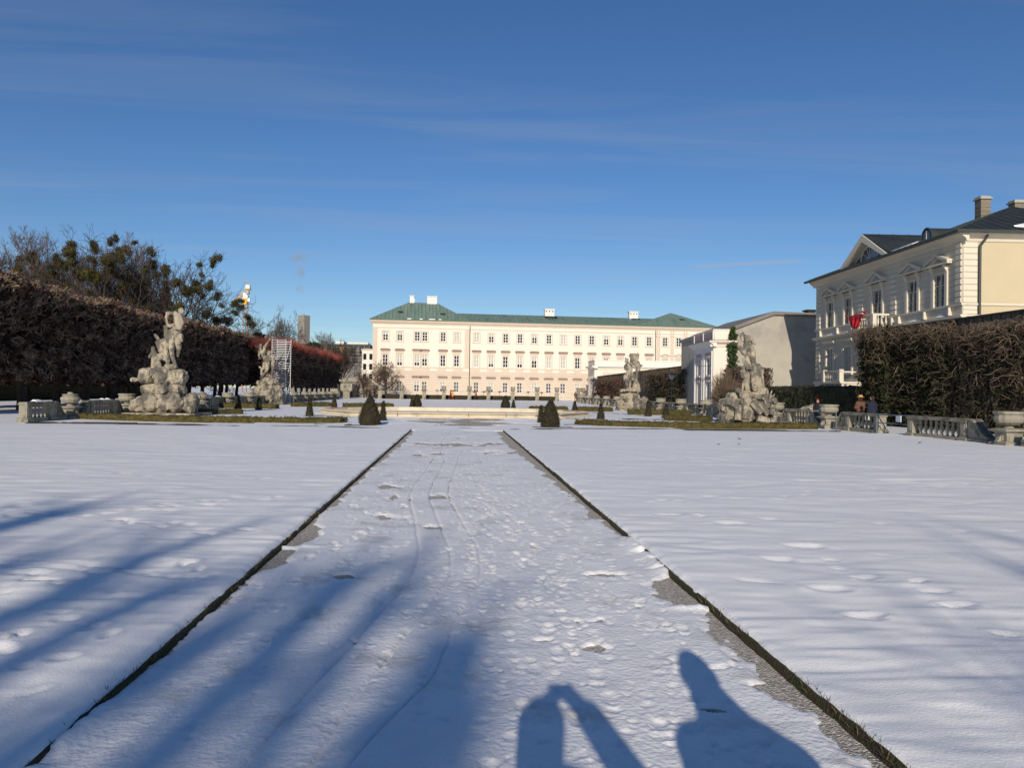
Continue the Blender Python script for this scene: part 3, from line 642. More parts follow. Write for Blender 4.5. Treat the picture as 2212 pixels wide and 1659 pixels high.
for k, y in enumerate((1.0, 2.7, 4.4)):
    arc = [(y, .8), (y+1.1, .8), (y+1.1, 4.0)]+[(y+.55+.55*math.cos(a), 4.0+.55*math.sin(a)) for a in np.linspace(.3, 2.84, 7)]+[(y, 4.0)]
    o = MB().prism(arc, 'x', -.05, .05).build('window', M['white'], an)
    MB().prism([(.55+y+(p[0]-y-.55)*.78, .8+(p[1]-.8)*.94) for p in arc], 'x', -.07, -.02).build('pane', M['glass2'], o); MB().box(-.09, -.03, y+.52, y+.58, .85, 4.4).build('mullion', M['frame'], o)

# ---------------------------------------------------------------- pink pavilion
pv = empty('pavilion', (22.38, 65.1, 0), R(-3), 'narrow two storey pavilion with pink panels and tall white windows beside grey gable', 'pavilion')
def PX(u, d, z): return (d, u, z)
ph = [(.95, 2.15, 3.3, 4.85), (4.15, 5.2, 3.3, 4.85), (.95, 2.15, .3, 2.7), (4.15, 5.2, .3, 2.7)]
holed_wall((0, 6.6, 0, 5.75), ph, .25, PX).build('west_wall', M['white'], pv)
MB().add([(0, 0, 0), (1.75, 0, 0), (1.75, 0, 5.75), (0, 0, 5.75)], [(0, 1, 2, 3)]).build('south_wall', M['cream'], pv)
MB().box(.3, 1.75, .3, 6.6, 0, 5.7).build('core', M['pink'], pv)
pr_ = [(.2, 5.75), (-.06, 5.75), (-.12, 5.95), (-.42, 6.15), (-.45, 6.28), (.2, 6.28)]
MB().prism(pr_, 'y', -.32, 6.95).build('cornice', M['white'], pv); MB().prism(pr_, 'x', -.3, 2.0).build('cornice', M['cream'], pv)
MB().box(-.5, 2.0, -.38, 7.0, 6.285, 6.33).build('flashing', M['gutter'], pv)
MB().box(.02, 1.75, .02, 6.6, 6.33, 7.2).build('parapet', M['cream'], pv); MB().box(-.04, 1.8, -.04, 6.66, 7.2, 7.3).build('coping', M['white'], pv)
for a, b in ((.35, 3.1), (3.5, 6.3)): MB().box(-.01, .1, a, b, 6.55, 7.05).build('panel', M['pink'], pv)
for a in (.0, 3.15, 6.3): MB().box(-.06, .1, a+.02, a+.3, 6.34, 7.19).build('parapet_post', M['white'], pv)
m_ = [(.55, 2.55), (3.55, 5.65)]
for k, (a, b) in enumerate(m_):
    h4 = [ph[k], ph[k+2]]
    holed_wall((a, b, .05, 5.3), h4, .02, lambda u, d, z: (d-.02, u, z)).build('panel', M['pink'], pv)
for u in (.27, 2.72, 3.36, 5.85): MB().box(-.09, .02, u, u+.2, .0, 5.4).build('pilaster', M['white'], pv)
for (a, b, c, d) in ph:
    o = MB().box(-.05, .02, a-.1, a, c-.1, d+.1).box(-.05, .02, b, b+.1, c-.1, d+.1).box(-.07, .02, a, b, d, d+.14).box(-.09, .02, a-.06, b+.06, c-.16, c).build('window', M['white'], pv)
    MB().add([(.2, a, c), (.2, b, c), (.2, b, d), (.2, a, d)], [(0, 1, 2, 3)]).build('pane', M['glass2'], o)
    f = MB().box(.1, .17, (a+b)/2-.06, (a+b)/2+.06, c, d).box(.1, .16, a, a+.09, c, d).box(.1, .16, b-.09, b, c, d).box(.1, .16, a, b, d-.09, d).box(.11, .155, a, b, c+(d-c)*.68, c+(d-c)*.68+.05)
    f.build('frame', M['frame'], o)
MB().tube([(-.35, -.6, 4.05), (-.35, 3.6, 4.15)], .018, 4).build('cable_arm', M['iron'], pv)

# ---------------------------------------------------------------- grey gable
gb = empty('gabled_building', (24.3, 69, 0), 0, 'plain grey rendered gable wall without windows between pavilion and villa', 'building')
MB().prism([(0, 0), (10.5, 0), (10.5, 8.95), (5.1, 9.05), (0, 7.1)], 'y', 0, 12).build('wall', M['grey'], gb)
MB().prism([(-.15, 7.05), (5.1, 9.06), (10.6, 8.96), (10.6, 9.26), (5.05, 9.38), (-.15, 7.38)], 'y', -.25, 12.2).build('roof', M['far_grey'], gb)
o = MB().box(8.6, 9.3, .3, 1.2, 9.2, 9.55).build('chimney', M['slate'], gb); MB().box(8.45, 9.45, .2, 1.3, 9.55, 9.68).build('cap', M['slate'], o)
MB().box(1.2, 10, -.012, .05, 4.62, 4.68).build('plaster_joint', M['grey'], gb)

# ---------------------------------------------------------------- villa
vl = empty('villa', (29.41, 42.45, 0), -math.atan(.045), 'cream two storey villa with dark hipped roof, pedimented windows and balcony', 'villa')
VL = 19.95
VC = [2.2, 5.2, 9.75, 14.2, 17.25]
vh = [(c-.55, c+.55, 7.13, 9.15) for c in VC if c != 9.75]+[(9.15, 10.35, 6.5, 9.18)]+[(c-.57, c+.57, 3.4, 5.37) for c in (14.2, 17.25, 5.2, 2.2)]
holed_wall((0, VL, 0, 11.1), vh, .32, PX).build('garden_wall', M['villa'], vl)
MB().add([(0, 0, 0), (3.7, 0, 0), (3.7, 0, 11.1), (0, 0, 11.1)], [(0, 1, 2, 3)]).build('south_wall', M['villa_yellow'], vl)
MB().box(3.7, 12, 1.2, 2, 0, 11.1).build('rear_wall', M['villa'], vl); MB().box(.4, 14, .4, VL-.02, 0, 11.0).build('core', M['villa'], vl)
def ring(name, prof, mat):   # moulding round the west and south faces
    MB().prism(prof, 'y', -.001+prof_min(prof), VL-prof_min(prof)).build(name, mat, vl)
    MB().prism([(p[0]-.002, p[1]-.001) for p in prof], 'x', .03, 3.7).build(name, mat, vl)
def prof_min(p): return min(q[0] for q in p)
ring('string_course', [(.1, 7.0), (-.06, 7.0), (-.10, 7.06), (-.10, 7.14), (.1, 7.14)], M['villa_trim'])
ring('string_course', [(.1, 6.2), (-.08, 6.2), (-.2, 6.32), (-.26, 6.36), (-.26, 6.44), (.1, 6.5)], M['villa_trim'])
ring('cornice', [(.1, 10.75), (-.06, 10.75), (-.12, 10.9), (-.4, 11.1), (-.48, 11.25), (.1, 11.3)], M['villa_trim'])
ring('base_course', [(.1, 2.6), (-.1, 2.6), (-.16, 2.7), (-.16, 2.8), (.1, 2.88)], M['villa_trim'])
MB().box(-.08, .1, .03, VL, 0, 2.6).build('plinth_wall', M['villa_trim'], vl)
for i in range(9):            # bossed joints of the upper storey
    MB().box(-.012, .02, .62, VL-.9, 7.5+i*.36, 7.515+i*.36).build('render_joint', M['grey'], vl)
qd = MB().frus(0, 0, 0, .31, .5, .5, .5, .5)
qm = MB(); qm.prism([(-.0, -.28), (.035, -.31), (.035, .31), (0, .28)], 'z', 0, .3)
def quoin_mesh(wd):
    m = MB(); y0, y1 = 0, wd
    m.add([(0, y0, 0), (0, y1, 0), (0, y1, .33), (0, y0, .33), (-.075, y0+.045, .045), (-.075, y1-.045, .045), (-.075, y1-.045, .285), (-.075, y0+.045, .285)],
          [(0, 1, 5, 4), (1, 2, 6, 5), (2, 3, 7, 6), (3, 0, 4, 7), (4, 5, 6, 7)])
    return m.mesh('quoin', M['villa_trim'])
for y0, wd, n, z0 in ((.02, .58, 10, 7.16), (7.2, .7, 8, 7.16), (11.8, .7, 8, 7.16), (19.1, .8, 10, 7.16), (19.1, .8, 9, 2.95), (7.2, .7, 8, 2.95), (11.8, .7, 8, 2.95)):
    q = quoin_mesh(wd)
    for i in range(n): mobj('quoin', q, vl, (0, y0, z0+i*.36))
qs = MB(); qs.add([(.02, 0, 0), (.9, 0, 0), (.9, 0, .34), (.02, 0, .34), (.05, -.05, .03), (.87, -.05, .03), (.87, -.05, .31), (.05, -.05, .31)], [(0, 1, 5, 4), (1, 2, 6, 5), (2, 3, 7, 6), (3, 0, 4, 7), (4, 5, 6, 7)])
qs = qs.mesh('quoin', M['villa_trim'])
for i in range(10): mobj('quoin', qs, vl, (0, 0, 7.16+i*.36))
for i in range(2): mobj('quoin', qs, vl, (0, 0, 6.5+i*.25), None, (1, 1, .7))
def vwin(c, z0, z1, hw, door=False, plain=False):
    o = MB().box(-.09, .02, c-hw-.28, c-hw-.02, z0-.02, z1+.12).box(-.09, .02, c+hw+.02, c+hw+.28, z0-.02, z1+.12).box(-.07, .02, c-hw-.02, c+hw+.02, z1, z1+.12).build('window', M['villa_trim'], vl)
    MB().add([(.13, c-hw, z0), (.13, c+hw, z0), (.13, c+hw, z1), (.13, c-hw, z1)], [(0, 1, 2, 3)]).build('pane', M['glass2'] if not plain else M['blind'], o)
    h = z1-z0; f = MB().box(.06, .12, c-.045, c+.045, z0, z1).box(.06, .12, c-hw, c-hw+.06, z0, z1).box(.06, .12, c+hw-.06, c+hw, z0, z1).box(.061, .12, c-hw, c+hw, z1-.06, z1).box(.061, .12, c-hw, c+hw, z0, z0+.08).box(.05, .121, c-hw, c+hw, z0+h*.64, z0+h*.64+.06).box(.075, .11, c-hw, c+hw, z0+h*.32, z0+h*.32+.03)
    f.build('frame', M['villa_trim'], o)
    if not plain:
        b = hw+.64; zb = z1+.5; ap_ = zb+.48 if not door else zb+.6
        for s in (-1, 1):
            MB().prism([(0, zb-.02), (-.26, zb-.02), (-.22, zb-.2), (-.1, zb-.42), (0, zb-.5)], 'y', c+s*(hw+.16)-.09, c+s*(hw+.16)+.09).build('console', M['villa_trim'], o)
        p = MB().prism([(c-b, zb), (c+b, zb), (c+b, zb+.13), (c, ap_+.1), (c-b, zb+.13)], 'x', -.16, .02)
        p.build('pediment', M['villa_trim'], o)
        e = MB().box(-.34, .02, c-b-.05, c+b+.05, zb-.0, zb+.11)
        for s in (-1, 1): e.prism([(c+s*(b+.08), zb+.112), (c+s*(b+.08), zb+.24), (c, ap_+.24), (c, ap_+.1)], 'x', -.36, .02)
        e.build('pediment_moulding', M['villa_trim'], o)
        MB().prism([(c-b*.5, zb+.15), (c+b*.5, zb+.15), (c, ap_-.04)], 'x', -.175, -.1).build('tympanum', M['grey'], o)
    else:
        MB().prism([(.02, z1+.4), (-.1, z1+.4), (-.25, z1+.55), (-.25, z1+.62), (.02, z1+.66)], 'y', c-hw-.4, c+hw+.4).build('hood', M['villa_trim'], o); MB().box(-.15, .02, c-hw-.3, c+hw+.3, z0-.16, z0).build('sill', M['villa_trim'], o)
    return o
for c in VC:
    if c == 9.75: vwin(c, 6.5, 9.18, .6, True)
    else: vwin(c, 7.13, 9.15, .55); vwin(c, 3.4, 5.37, .57, plain=True)
# little pilaster blocks in the parapet band
for y in (3.6, 6.6, 7.5, 12.2, 15.7, 18.8, 1.0): MB().box(-.2, .02, y, y+.13, 6.51, 6.99).build('dado_block', M['villa_trim'], vl)
sn = random.Random(2)
for y, l_ in ((1.4, 1.2), (3.9, 1.9), (13.0, 1.6), (16, 1.9)):
    V = []; F = []; n = 14
    for i in range(n+1):
        yy = y+l_*i/n; h = .03+.12*max(0, .6+float(fbm(yy, 0, .5, 3, 5)))*math.sin(math.pi*i/n)
        V += [(-.25, yy, 6.47), (-.12, yy, 6.48+h*.7), (-.01, yy, 6.5+h*1.3)]
    for i in range(n): F += [(3*i, 3*i+3, 3*i+4, 3*i+1), (3*i+1, 3*i+4, 3*i+5, 3*i+2)]
    MB().add(V, F).build('snow_patch', M['snow'], vl)
# balcony
bal = MB().box(-1.25, 0, 7.95, 11.6, 6.25, 6.42).box(-1.15, 0, 8.05, 11.5, 6.1, 6.25).build('balcony', M['villa_trim'], vl)
MB().box(-1.22, -1.0, 8.0, 11.55, 7.2, 7.33).box(-1.0, 0, 8.0, 8.2, 7.2, 7.33).box(-1.0, 0, 11.35, 11.55, 7.2, 7.33).build('rail', M['villa_trim'], bal)
bprof = [(.05, 0), (.05, .05), (.03, .09), (.075, .25), (.07, .35), (.035, .55), (.03, .62), (.055, .68), (.055, .72)]
bm_ = MB().lathe(bprof, n=8).mesh('baluster', M['villa_trim'], True)
for i in range(10):
    if i in (0, 1, 8, 9): continue
    mobj('baluster', bm_, bal, (-1.11, 8.3+i*.33, 6.45))
for x in (-.25, -.55, -.8): mobj('baluster', bm_, bal, (x, 8.1, 6.45)); mobj('baluster', bm_, bal, (x, 11.45, 6.45))
for y in (8.0, 11.25): MB().box(-1.21, -.95, y, y+.3, 6.42, 7.2).build('pier', M['villa_trim'], bal)
for y in (8.4, 11.1): MB().prism([(0, 6.09), (-.95, 6.09), (-.8, 5.9), (-.2, 5.5), (0, 5.4)], 'y', y, y+.22).build('console', M['villa_trim'], bal)
# gable over the middle
gz = 11.42
gab = MB().prism([(7.5, gz), (13.7, gz), (10.6, 13.1)], 'x', -.15, .2).build('gable', M['villa_trim'], vl)
MB().prism([(8.3, gz+.1), (12.9, gz+.1), (10.6, 12.62)], 'x', -.165, -.1).build('gable_glass', M['glass2'], gab)
for s in (-1, 1): MB().prism([(10.6+s*3.5, gz-.12), (10.6+s*2.9, gz-.12), (10.6, 12.78), (10.6, 13.30)], 'x', -.78, .25).build('bargeboard', M['villa_trim'], gab)
arc = [(10.6+1.25*math.cos(a), gz+.08+1.0*math.sin(a)) for a in np.linspace(0, math.pi, 15)]
MB().tube([(-.18, p[0], p[1]) for p in arc], .06, 5).build('arched_frame', M['villa_trim'], gab)
for a in (.6, 1.2, 1.57, 1.94, 2.54): MB().tube([(-.175, 10.6, gz+.1), (-.175, 10.6+1.2*math.cos(a), gz+.08+.98*math.sin(a))], .025, 4).build('glazing_bar', M['villa_trim'], gab)
MB().add([(-.7, 7.05, gz), (-.7, 10.6, 13.36), (-.7, 14.15, gz), (5, 10.6, 13.36), (.1, 7.0, gz), (.1, 14.2, gz)], [(0, 1, 3, 4), (1, 2, 5, 3)]).build('gable_roof', M['slate'], gab)
for t in (.2, .4, .6, .8): MB().tube([(-.6+5.4*t, 10.6, 13.38), (-.6+.8*t+.2, 7.1+.02, gz+.03)], .03, 4).build('roof_seam', M['gutter'], gab)
# main roof
ez = 11.3; a0, a1, b0, b1 = -.72, 15, -.72, VL+.72; r0, r1 = (8.1, 7.4, 14.75), (8.1, 12.6, 14.75)
vr = MB().add([(a0, b0, ez), (a0, b1, ez), r1, r0, (a1, b0, ez), (a1, b1, ez), ], [(0, 1, 2, 3), (0, 3, 4), (1, 5, 2), (4, 3, 2, 5)]).build('roof', M['slate'], vl)
MB().box(a0-.06, a0+.14, b0-.06, b1+.06, ez-.14, ez+.01).box(a0+.14, 4.2, b0-.062, b0+.14, ez-.141, ez+.009).build('gutter', M['gutter'], vl)
seam = MB()
for i in range(1, 26):
    y = b0+(b1-b0)*i/26; q = min(1, max(.02, (y-b0)/(r0[1]-b0), )) if y < r0[1] else (1 if y < r1[1] else (b1-y)/(b1-r1[1]))
    seam.tube([(a0, y, ez+.02), (a0+(r0[0]-a0)*q, y, ez+(r0[2]-ez)*q+.02)], .03, 4)
for i in range(1, 20):
    x = a0+(a1-a0)*i/20; q = (x-a0)/(r0[0]-a0) if x < r0[0] else (a1-x)/(a1-r0[0])
    seam.tube([(x, b0, ez+.02), (x, b0+(r0[1]-b0)*q, ez+(r0[2]-ez)*q+.02)], .03, 4)
tag(seam.build('seam', M['gutter'], vr), kind='stuff')
def on_w(x): return ez+(r0[2]-ez)*(x-a0)/(r0[0]-a0)
arc = [(3.65+.55*math.cos(a), 11.75+.55*math.sin(a)) for a in np.linspace(0, math.pi, 13)]
dm = MB().prism([(3.1, 11.3), (4.2, 11.3)]+arc, 'x', -.0, 3.0).build('dormer', M['slate'], vr)
MB().prism([(3.28, 11.5), (4.02, 11.5)]+[(3.65+.37*math.cos(a), 11.78+.37*math.sin(a)) for a in np.linspace(0, math.pi, 9)], 'x', -.03, .0).build('pane', M['glass2'], dm)
MB().tube([(-.03, p[0], p[1]) for p in [(4.2, 11.4)]+arc+[(3.1, 11.4)]], .05, 5).build('dormer_frame', M['gutter'], dm)
MB().box(-.06, -.03, 3.63, 3.67, 11.45, 12.15).build('glazing_bar', M['villa_trim'], dm)
for (x0, x1, y, z0, z1) in ((7.15, 7.85, 9.3, 14.0, 15.75), (9.4, 10.2, 9.0, 13.6, 15.45)):
    c = MB().box(x0, x1, y, y+.7, z0, z1).build('chimney', M['brickc'], vr)
    for k in range(int((z1-z0-.3)/.3)):
        MB().box(x0-.006, x1+.006, y-.006, y+.706, z0+.3*k+.27, z0+.3*k+.285).build('mortar_joint', M['slate'], c)
    MB().box(x0-.1, x1+.1, y-.1, y+.8, z1, z1+.1).box(x0-.02, x1+.02, y-.02, y+.72, z1+.1, z1+.22).build('cap', M['grey'], c)
MB().box(3.1, 3.9, 12.4, 12.9, 12.6, 13.5).build('chimney', M['brickc'], vr)
def snow_on_roof(pts, parent):
    o = MB().add([(x, y, z+.06) for x, y, z in pts]+[(x, y, z-.05) for x, y, z in pts], [tuple(range(len(pts)))]+[(i, (i+1) % len(pts), len(pts)+(i+1) % len(pts), len(pts)+i) for i in range(len(pts))]).build('snow_patch', M['snow'], parent)
snow_on_roof([(x, y, on_w(x)+.02) for x, y in [(-.55, 6.9), (-.55, 5.4), (-.5, 4.5), (.2, 4.6), (.5, 5.4), (.9, 6.2), (1.0, 7.2)]], vr)
def on_s(y): return ez+(r0[2]-ez)*(y-b0)/(r0[1]-b0)
snow_on_roof([(x, y, on_s(y)+.02) for x, y in [(3.3, .35), (4.6, .2), (6.5, .25), (6.5, 1.4), (5.3, 1.5), (4.3, 1.0), (3.9, .75)]], vr)
MB().tube([(1.25, -.4, 11.1), (1.2, -.3, 10.9), (.98, -.14, 10.5), (.97, -.12, 10.2), (.97, -.12, 6.4), (1.02, -.3, 6.1), (.97, -.12, 5.7), (.97, -.12, 2)], .075, 8).build('drainpipe', M['gutter'], vl)
# entrance stair with white balusters
stl = MB().box(-2.6, -.1, 9.6, 12.4, 0, 2.5).box(-2.75, -.1, 9.5, 12.5, 2.5, 2.62).build('stair_landing', M['villa_trim'], vl)
MB().box(-2.7, -2.5, 9.55, 12.45, 3.35, 3.45).box(-2.5, -.2, 12.25, 12.45, 3.35, 3.45).build('rail', M['villa_trim'], stl)
for i in range(9): mobj('baluster', bm_, stl, (-2.6, 9.8+i*.3, 2.63))
for y in (9.6, 12.2): MB().box(-2.76, -2.46, y, y+.3, 2.62, 3.5).build('pier', M['villa_trim'], stl)
for i in range(10): MB().box(-2.4, -.9, 12.5+i*.3, 12.82+i*.3, 0, 2.5-.24*i).build('step', M['villa_trim'], stl)
for i in range(8): mobj('baluster', bm_, stl, (-2.35, 12.75+i*.35, 2.35-.28*i))
MB().tube([(-2.35, 12.4, 3.2), (-2.35, 15.6, .75)], .07, 4).build('handrail', M['villa_trim'], stl)
MB().lathe([(.1, 0), (.25, .1), (.32, .35), (.4, .45), (.4, .5)], -2.35, 16, 10).build('newel_urn', M['villa_trim'], stl)
# red cloth hung over the balcony rail
def red_cloth():
    n, m = 34, 22; V = []; F = []
    for j in range(m+1):
        t = j/m
        for i in range(n+1):
            s = i/n*2-1
            top = .10*s*s
            wdt = 1.05*(1-.62*t**1.15); y = s*wdt; z = 1.05-top-(.98*t)*(1-.25*s*s)
            fold = .07*math.sin(9*s+2.5*t)*(.3+t)+.05*math.sin(17*s-3*t)*t
            V.append((-.10-.06*t+fold, y, z))
    for j in range(m):
        for i in range(n): a = j*(n+1)+i; F.append((a, a+1, a+n+2, a+n+1))
    b = len(V)
    for s in (-1, 1):         # knotted corners tied to the rail
        for k, (dx, dz) in enumerate([(-.02, .04), (-.1, .12), (.05, .1)]):
            V += [(-.12+dx, s*1.05, .93+dz), (-.05+dx, s*1.4, .98+dz*.3), (-.15+dx, s*1.1, 1.06+dz)]; F.append((b, b+1, b+2)); b += 3
    o = MB().add(V, F).build('red_cloth', M['red'], None, smooth=True)
    so = o.modifiers.new('thick', 'SOLIDIFY'); so.thickness = .012
    o.matrix_world = vl_mat @ Matrix.Translation((-1.28, 10.1, 6.36)) @ Matrix.Diagonal((1, 1.1, 1.05, 1))
    return tag(o, 'red cloth knotted to the villa balcony and hanging in a pouch', 'cloth')
vl_mat = Matrix.Translation((29.41, 42.45, 0)) @ Matrix.Rotation(-math.atan(.045), 4, 'Z')
red_cloth()
# ================================================================== GARDEN
# ---------------------------------------------------------------- balustrades and urns
BAL = [(.06, 0), (.06, .05), (.035, .08), (.055, .12), (.085, .2), (.08, .26), (.04, .36), (.035, .40), (.06, .43), (.04, .46), (.055, .5), (.06, .56)]
bal_me = MB().lathe(BAL, n=9).mesh('baluster', M['stone2'], True)
def pier_mesh():
    m = MB().frus(0, 0, 0, .16, .25, .25, .23, .23).frus(0, 0, .16, .2, .23, .23, .18, .18).box(-.17, .17, -.17, .17, .2, .74)
    for s in (-1, 1):       # raised panel on the faces
        m.box(min(s*.17, s*.185), max(s*.17, s*.185), -.10, .10, .28, .66); m.box(-.10, .10, min(s*.17, s*.185), max(s*.17, s*.185), .28, .66)
    return m.mesh('pier', M['stone2'])
pier_me = pier_mesh()
def scroll_mesh():
    """ramped volute: runs along +y from a pier (y=0) down to the urn (y=1.05)"""
    top = [(0, .84), (.12, .87), (.26, .86), (.38, .80), (.52, .66), (.66, .5), (.82, .36), (1.0, .28), (1.05, .26)]
    m = MB().prism([(0, .16)]+top+[(1.05, .16)], 'x', -.12, .12)
    m.box(-.2, .2, 0, 1.05, 0, .159)
    n = len(top)              # cap band
    v = []
    for (y, z) in top: v += [(-.19, y, z), (.19, y, z), (.19, y, z-.07), (-.19, y, z-.07)]
    f = []
    for i in range(n-1):
        for k in range(4): f.append((4*i+k, 4*i+(k+1) % 4, 4*i+4+(k+1) % 4, 4*i+4+k))
    f += [(0, 1, 2, 3), tuple(4*(n-1)+k for k in (3, 2, 1, 0))]; m.add(v, f)
    for s in (-1, 1):         # spiral boss
        p = [(s*.125, .24+.13*t*math.cos(6*t), .62+.13*t*math.sin(6*t)) for t in np.linspace(.15, 1.05, 18)]; m.tube(p, .035, 5)
        m.add([(s*.135, .35+.0, .25), (s*.135, .62, .25), (s*.135, .35, .5)], [(0, 1, 2)])
    return m.mesh('scroll', M['stone2'])
scroll_me = scroll_mesh()
def balustrade(X, y0, y1, label, lo=True, hi=True, near_snow=False):
    """straight run from y0 to y1 with piers, balusters and a volute at either end"""
    o = empty('balustrade', (X, y0, 0), 0, label, 'balustrade', 'balustrade sections along the garden'); l_ = y1-y0
    MB().box(-.16, .16, .25, l_-.25, 0, .17).build('plinth', M['stone2'], o)
    MB().box(-.2, .2, -.22, l_+.22, .742, .80).box(-.17, .17, -.19, l_+.19, .80, .86).build('rail', M['stone2'], o)
    mobj('pier', pier_me, o); mobj('pier', pier_me, o, (0, l_, 0))
    n = max(3, int(round((l_-.5)/.34)))
    for i in range(n): mobj('baluster', bal_me, o, (0, .3+(l_-.6)*(i+.5)/n, .175))
    if lo: mobj('scroll', scroll_me, o, (0, -.2, 0), None, (1, -1, 1))
    if hi: mobj('scroll', scroll_me, o, (0, l_+.2, 0))
    if near_snow:
        rs = random.Random(int(y0*10))
        for k in range(2):
            a = rs.uniform(.1, l_-.5); b = a+rs.uniform(.2, .6)
            V = []; F = []; n = 8
            for i in range(n+1):
                yy = a+(b-a)*i/n; h = .03+.07*math.sin(math.pi*i/n)
                V += [(-.15, yy, .861), (-.07, yy, .861+h), (.06, yy, .861+h*.9), (.15, yy, .861)]
            for i in range(n):
                for q in range(3): F.append((4*i+q, 4*i+4+q, 4*i+5+q, 4*i+1+q))
            MB().add(V, F).build('snow_cap', M['snow'], o)
    return o
ped_me = MB().box(-.42, .42, -.42, .42, 0, .14).frus(0, 0, .14, .2, .40, .40, .28, .28).frus(0, 0, .2, .47, .26, .26, .29, .29).frus(0, 0, .47, .53, .30, .30, .40, .40).box(-.42, .42, -.42, .42, .53, .58).frus(0, 0, .58, .62, .40, .40, .26, .26)
for s in (-1, 1): ped_me.box(min(s*.27, s*.31), max(s*.27, s*.31), -.12, .12, .22, .46).prism([(s*.26, .2), (s*.46, .16), (s*.38, .3), (s*.26, .48)], 'y', -.07, .07)
ped_me = ped_me.mesh('pedestal', M['stone2'])
bowl_me = MB().lathe([(.17, .62), (.13, .66), (.13, .70), (.28, .74), (.40, .82), (.44, .92), (.43, 1.0), (.40, 1.05), (.44, 1.09), (.46, 1.12), (.46, 1.17), (.40, 1.18)], n=28, flute=.018).mesh('bowl', M['stone2'], False)
bowl2_me = MB().lathe([(.17, .62), (.13, .66), (.14, .72), (.33, .78), (.42, .92), (.41, 1.02), (.30, 1.10), (.34, 1.13), (.36, 1.16), (.30, 1.18), (.12, 1.2), (.12, 1.27), (.02, 1.28)], n=24, flute=.012).mesh('bowl', M['stone2'], False)
def urn(X, Y, label, mir=False, lid=False, rz=0):
    o = empty('stone_urn', (X, Y, 0), rz, label, 'urn', 'stone urns between the balustrades')
    mobj('pedestal', ped_me, o); mobj('bowl', bowl2_me if lid else bowl_me, o); return o
XR, XL = 18.25, -18.35
RU = [23.95, 36.15]+[36.15+6.15*k for k in range(1, 13)]
for k, y in enumerate(RU): urn(XR, y, 'wide fluted stone urn, %s from the camera along the right balustrade' % ORD[k], lid=(k % 4 == 3))
balustrade(XR, 26.0, 29.2, 'right balustrade section beside the gate opening, ending in a volute at the nearest urn', True, False)
balustrade(XR, 31.6, 34.1, 'right balustrade section just beyond the gate opening', False, True)
for k in range(1, 13):
    balustrade(XR, RU[k]+1.95, RU[k+1]-1.95, 'right balustrade section between the %s and %s urn from the camera' % (ORD[k], ORD[k+1]))
balustrade(XR, 17.5, 21.9, 'right balustrade section nearest the camera, before the first urn', False, True)
LU = [37.85+6.3*k for k in range(14)]
for k, y in enumerate(LU): urn(XL, y, 'stone urn, %s from the camera along the left balustrade' % ORD[k], lid=(k in (0, 3)))
balustrade(XL, 34.05, 35.9, 'left balustrade section at the open end, with a sunlit end pier', False, True, True)
for k in range(13):
    balustrade(XL, LU[k]+1.95, LU[k+1]-1.95, 'left balustrade section between the %s and %s urn from the camera' % (ORD[k], ORD[k+1]), near_snow=k < 4)

# gate barrier in the right balustrade
gt = empty('barrier_rail', (18.0, 31.44, 0), 0, 'blue grey steel two rail barrier across the gate opening', 'barrier')
MB().tube([(0, 0, 0), (0, 0, .86)], .032, 8).build('post', M['rail'], gt); MB().tube([(0, 0, .83), (.3, -2.6, .85)], .028, 8).build('top_rail', M['rail'], gt); MB().tube([(0, 0, .48), (.3, -2.6, .50)], .022, 8).build('lower_rail', M['rail'], gt)
MB().box(-.03, .03, -.06, .06, 0, .02).build('foot_plate', M['rail'], gt)
sg = MB().box(-.012, .012, -.22, .22, -.13, .13).build('notice_board', M['paper']); sg.location = (18.13, 30.05, .70); sg.rotation_euler = (0, 0, R(-7)); tag(sg, 'small blank white notice hung on the gate barrier', 'sign')
for (y, y2, h, wh) in ((34.07, 36.3, .84, 'in front of the second right urn'), (40.6, 42.2, .88, 'right of the near right statue')):
    p = empty('handrail_post', (17.55, y, 0), 0, 'thin blue grey steel handrail on one post ' + wh, 'handrail', 'steel handrails before the right balustrade')
    MB().tube([(0, 0, 0), (0, 0, h)], .028, 8).build('post', M['rail'], p); MB().tube([(0, 0, h-.03), (.1, y2-y, h-.03)], .022, 8).build('rail', M['rail'], p)

# ---------------------------------------------------------------- basin
bs = empty('fountain_basin', (.05, 51.6, 0), 0, 'low pale stone fountain basin with moulded rim in the middle of the parterre', 'fountain')
def oct_pts(a, b, c):   # half width, half depth, side cut
    return [(-a, -c), (-a*.72, -b*.80), (-a*.52, -b), (a*.52, -b), (a*.72, -b*.80), (a, -c), (a, c), (a*.72, b*.80), (a*.52, b), (-a*.52, b), (-a*.72, b*.80), (-a, c)]
def rim(sec, name, mat):
    rings = [[(x, y, z) for x, y in oct_pts(8.9-d, 7.2-d, 1.2)] for d, z in sec]; n = 12; V = sum(rings, []); F = []
    for k in range(len(sec)-1):
        for i in range(n): F.append((k*n+i, k*n+(i+1) % n, (k+1)*n+(i+1) % n, (k+1)*n+i))
    return MB().add(V, F).build(name, mat, bs)
rim([(-.25, .0), (-.25, .06), (0, .07)], 'foot_step', M['basin']); rim([(.02, .06), (.06, .10), (.14, .16), (.10, .21), (.0, .235), (-.03, .265), (0, .295)], 'rim_moulding', M['basin'])
rim([(0, .295), (.05, .31), (.52, .31), (.57, .29)], 'rim_top', M['basin']); rim([(.57, .29), (.6, -.15), (.62, -.3)], 'inner_wall', M['basin'])
MB().add([(x, y, .02) for x, y in oct_pts(8.3, 6.6, 1.2)], [tuple(range(12))]).build('basin_floor', M['basin'], bs)
jo = MB().box(-.012, .012, -.31, .31, -.02, .008).mesh('stone_joint', M['hood'])
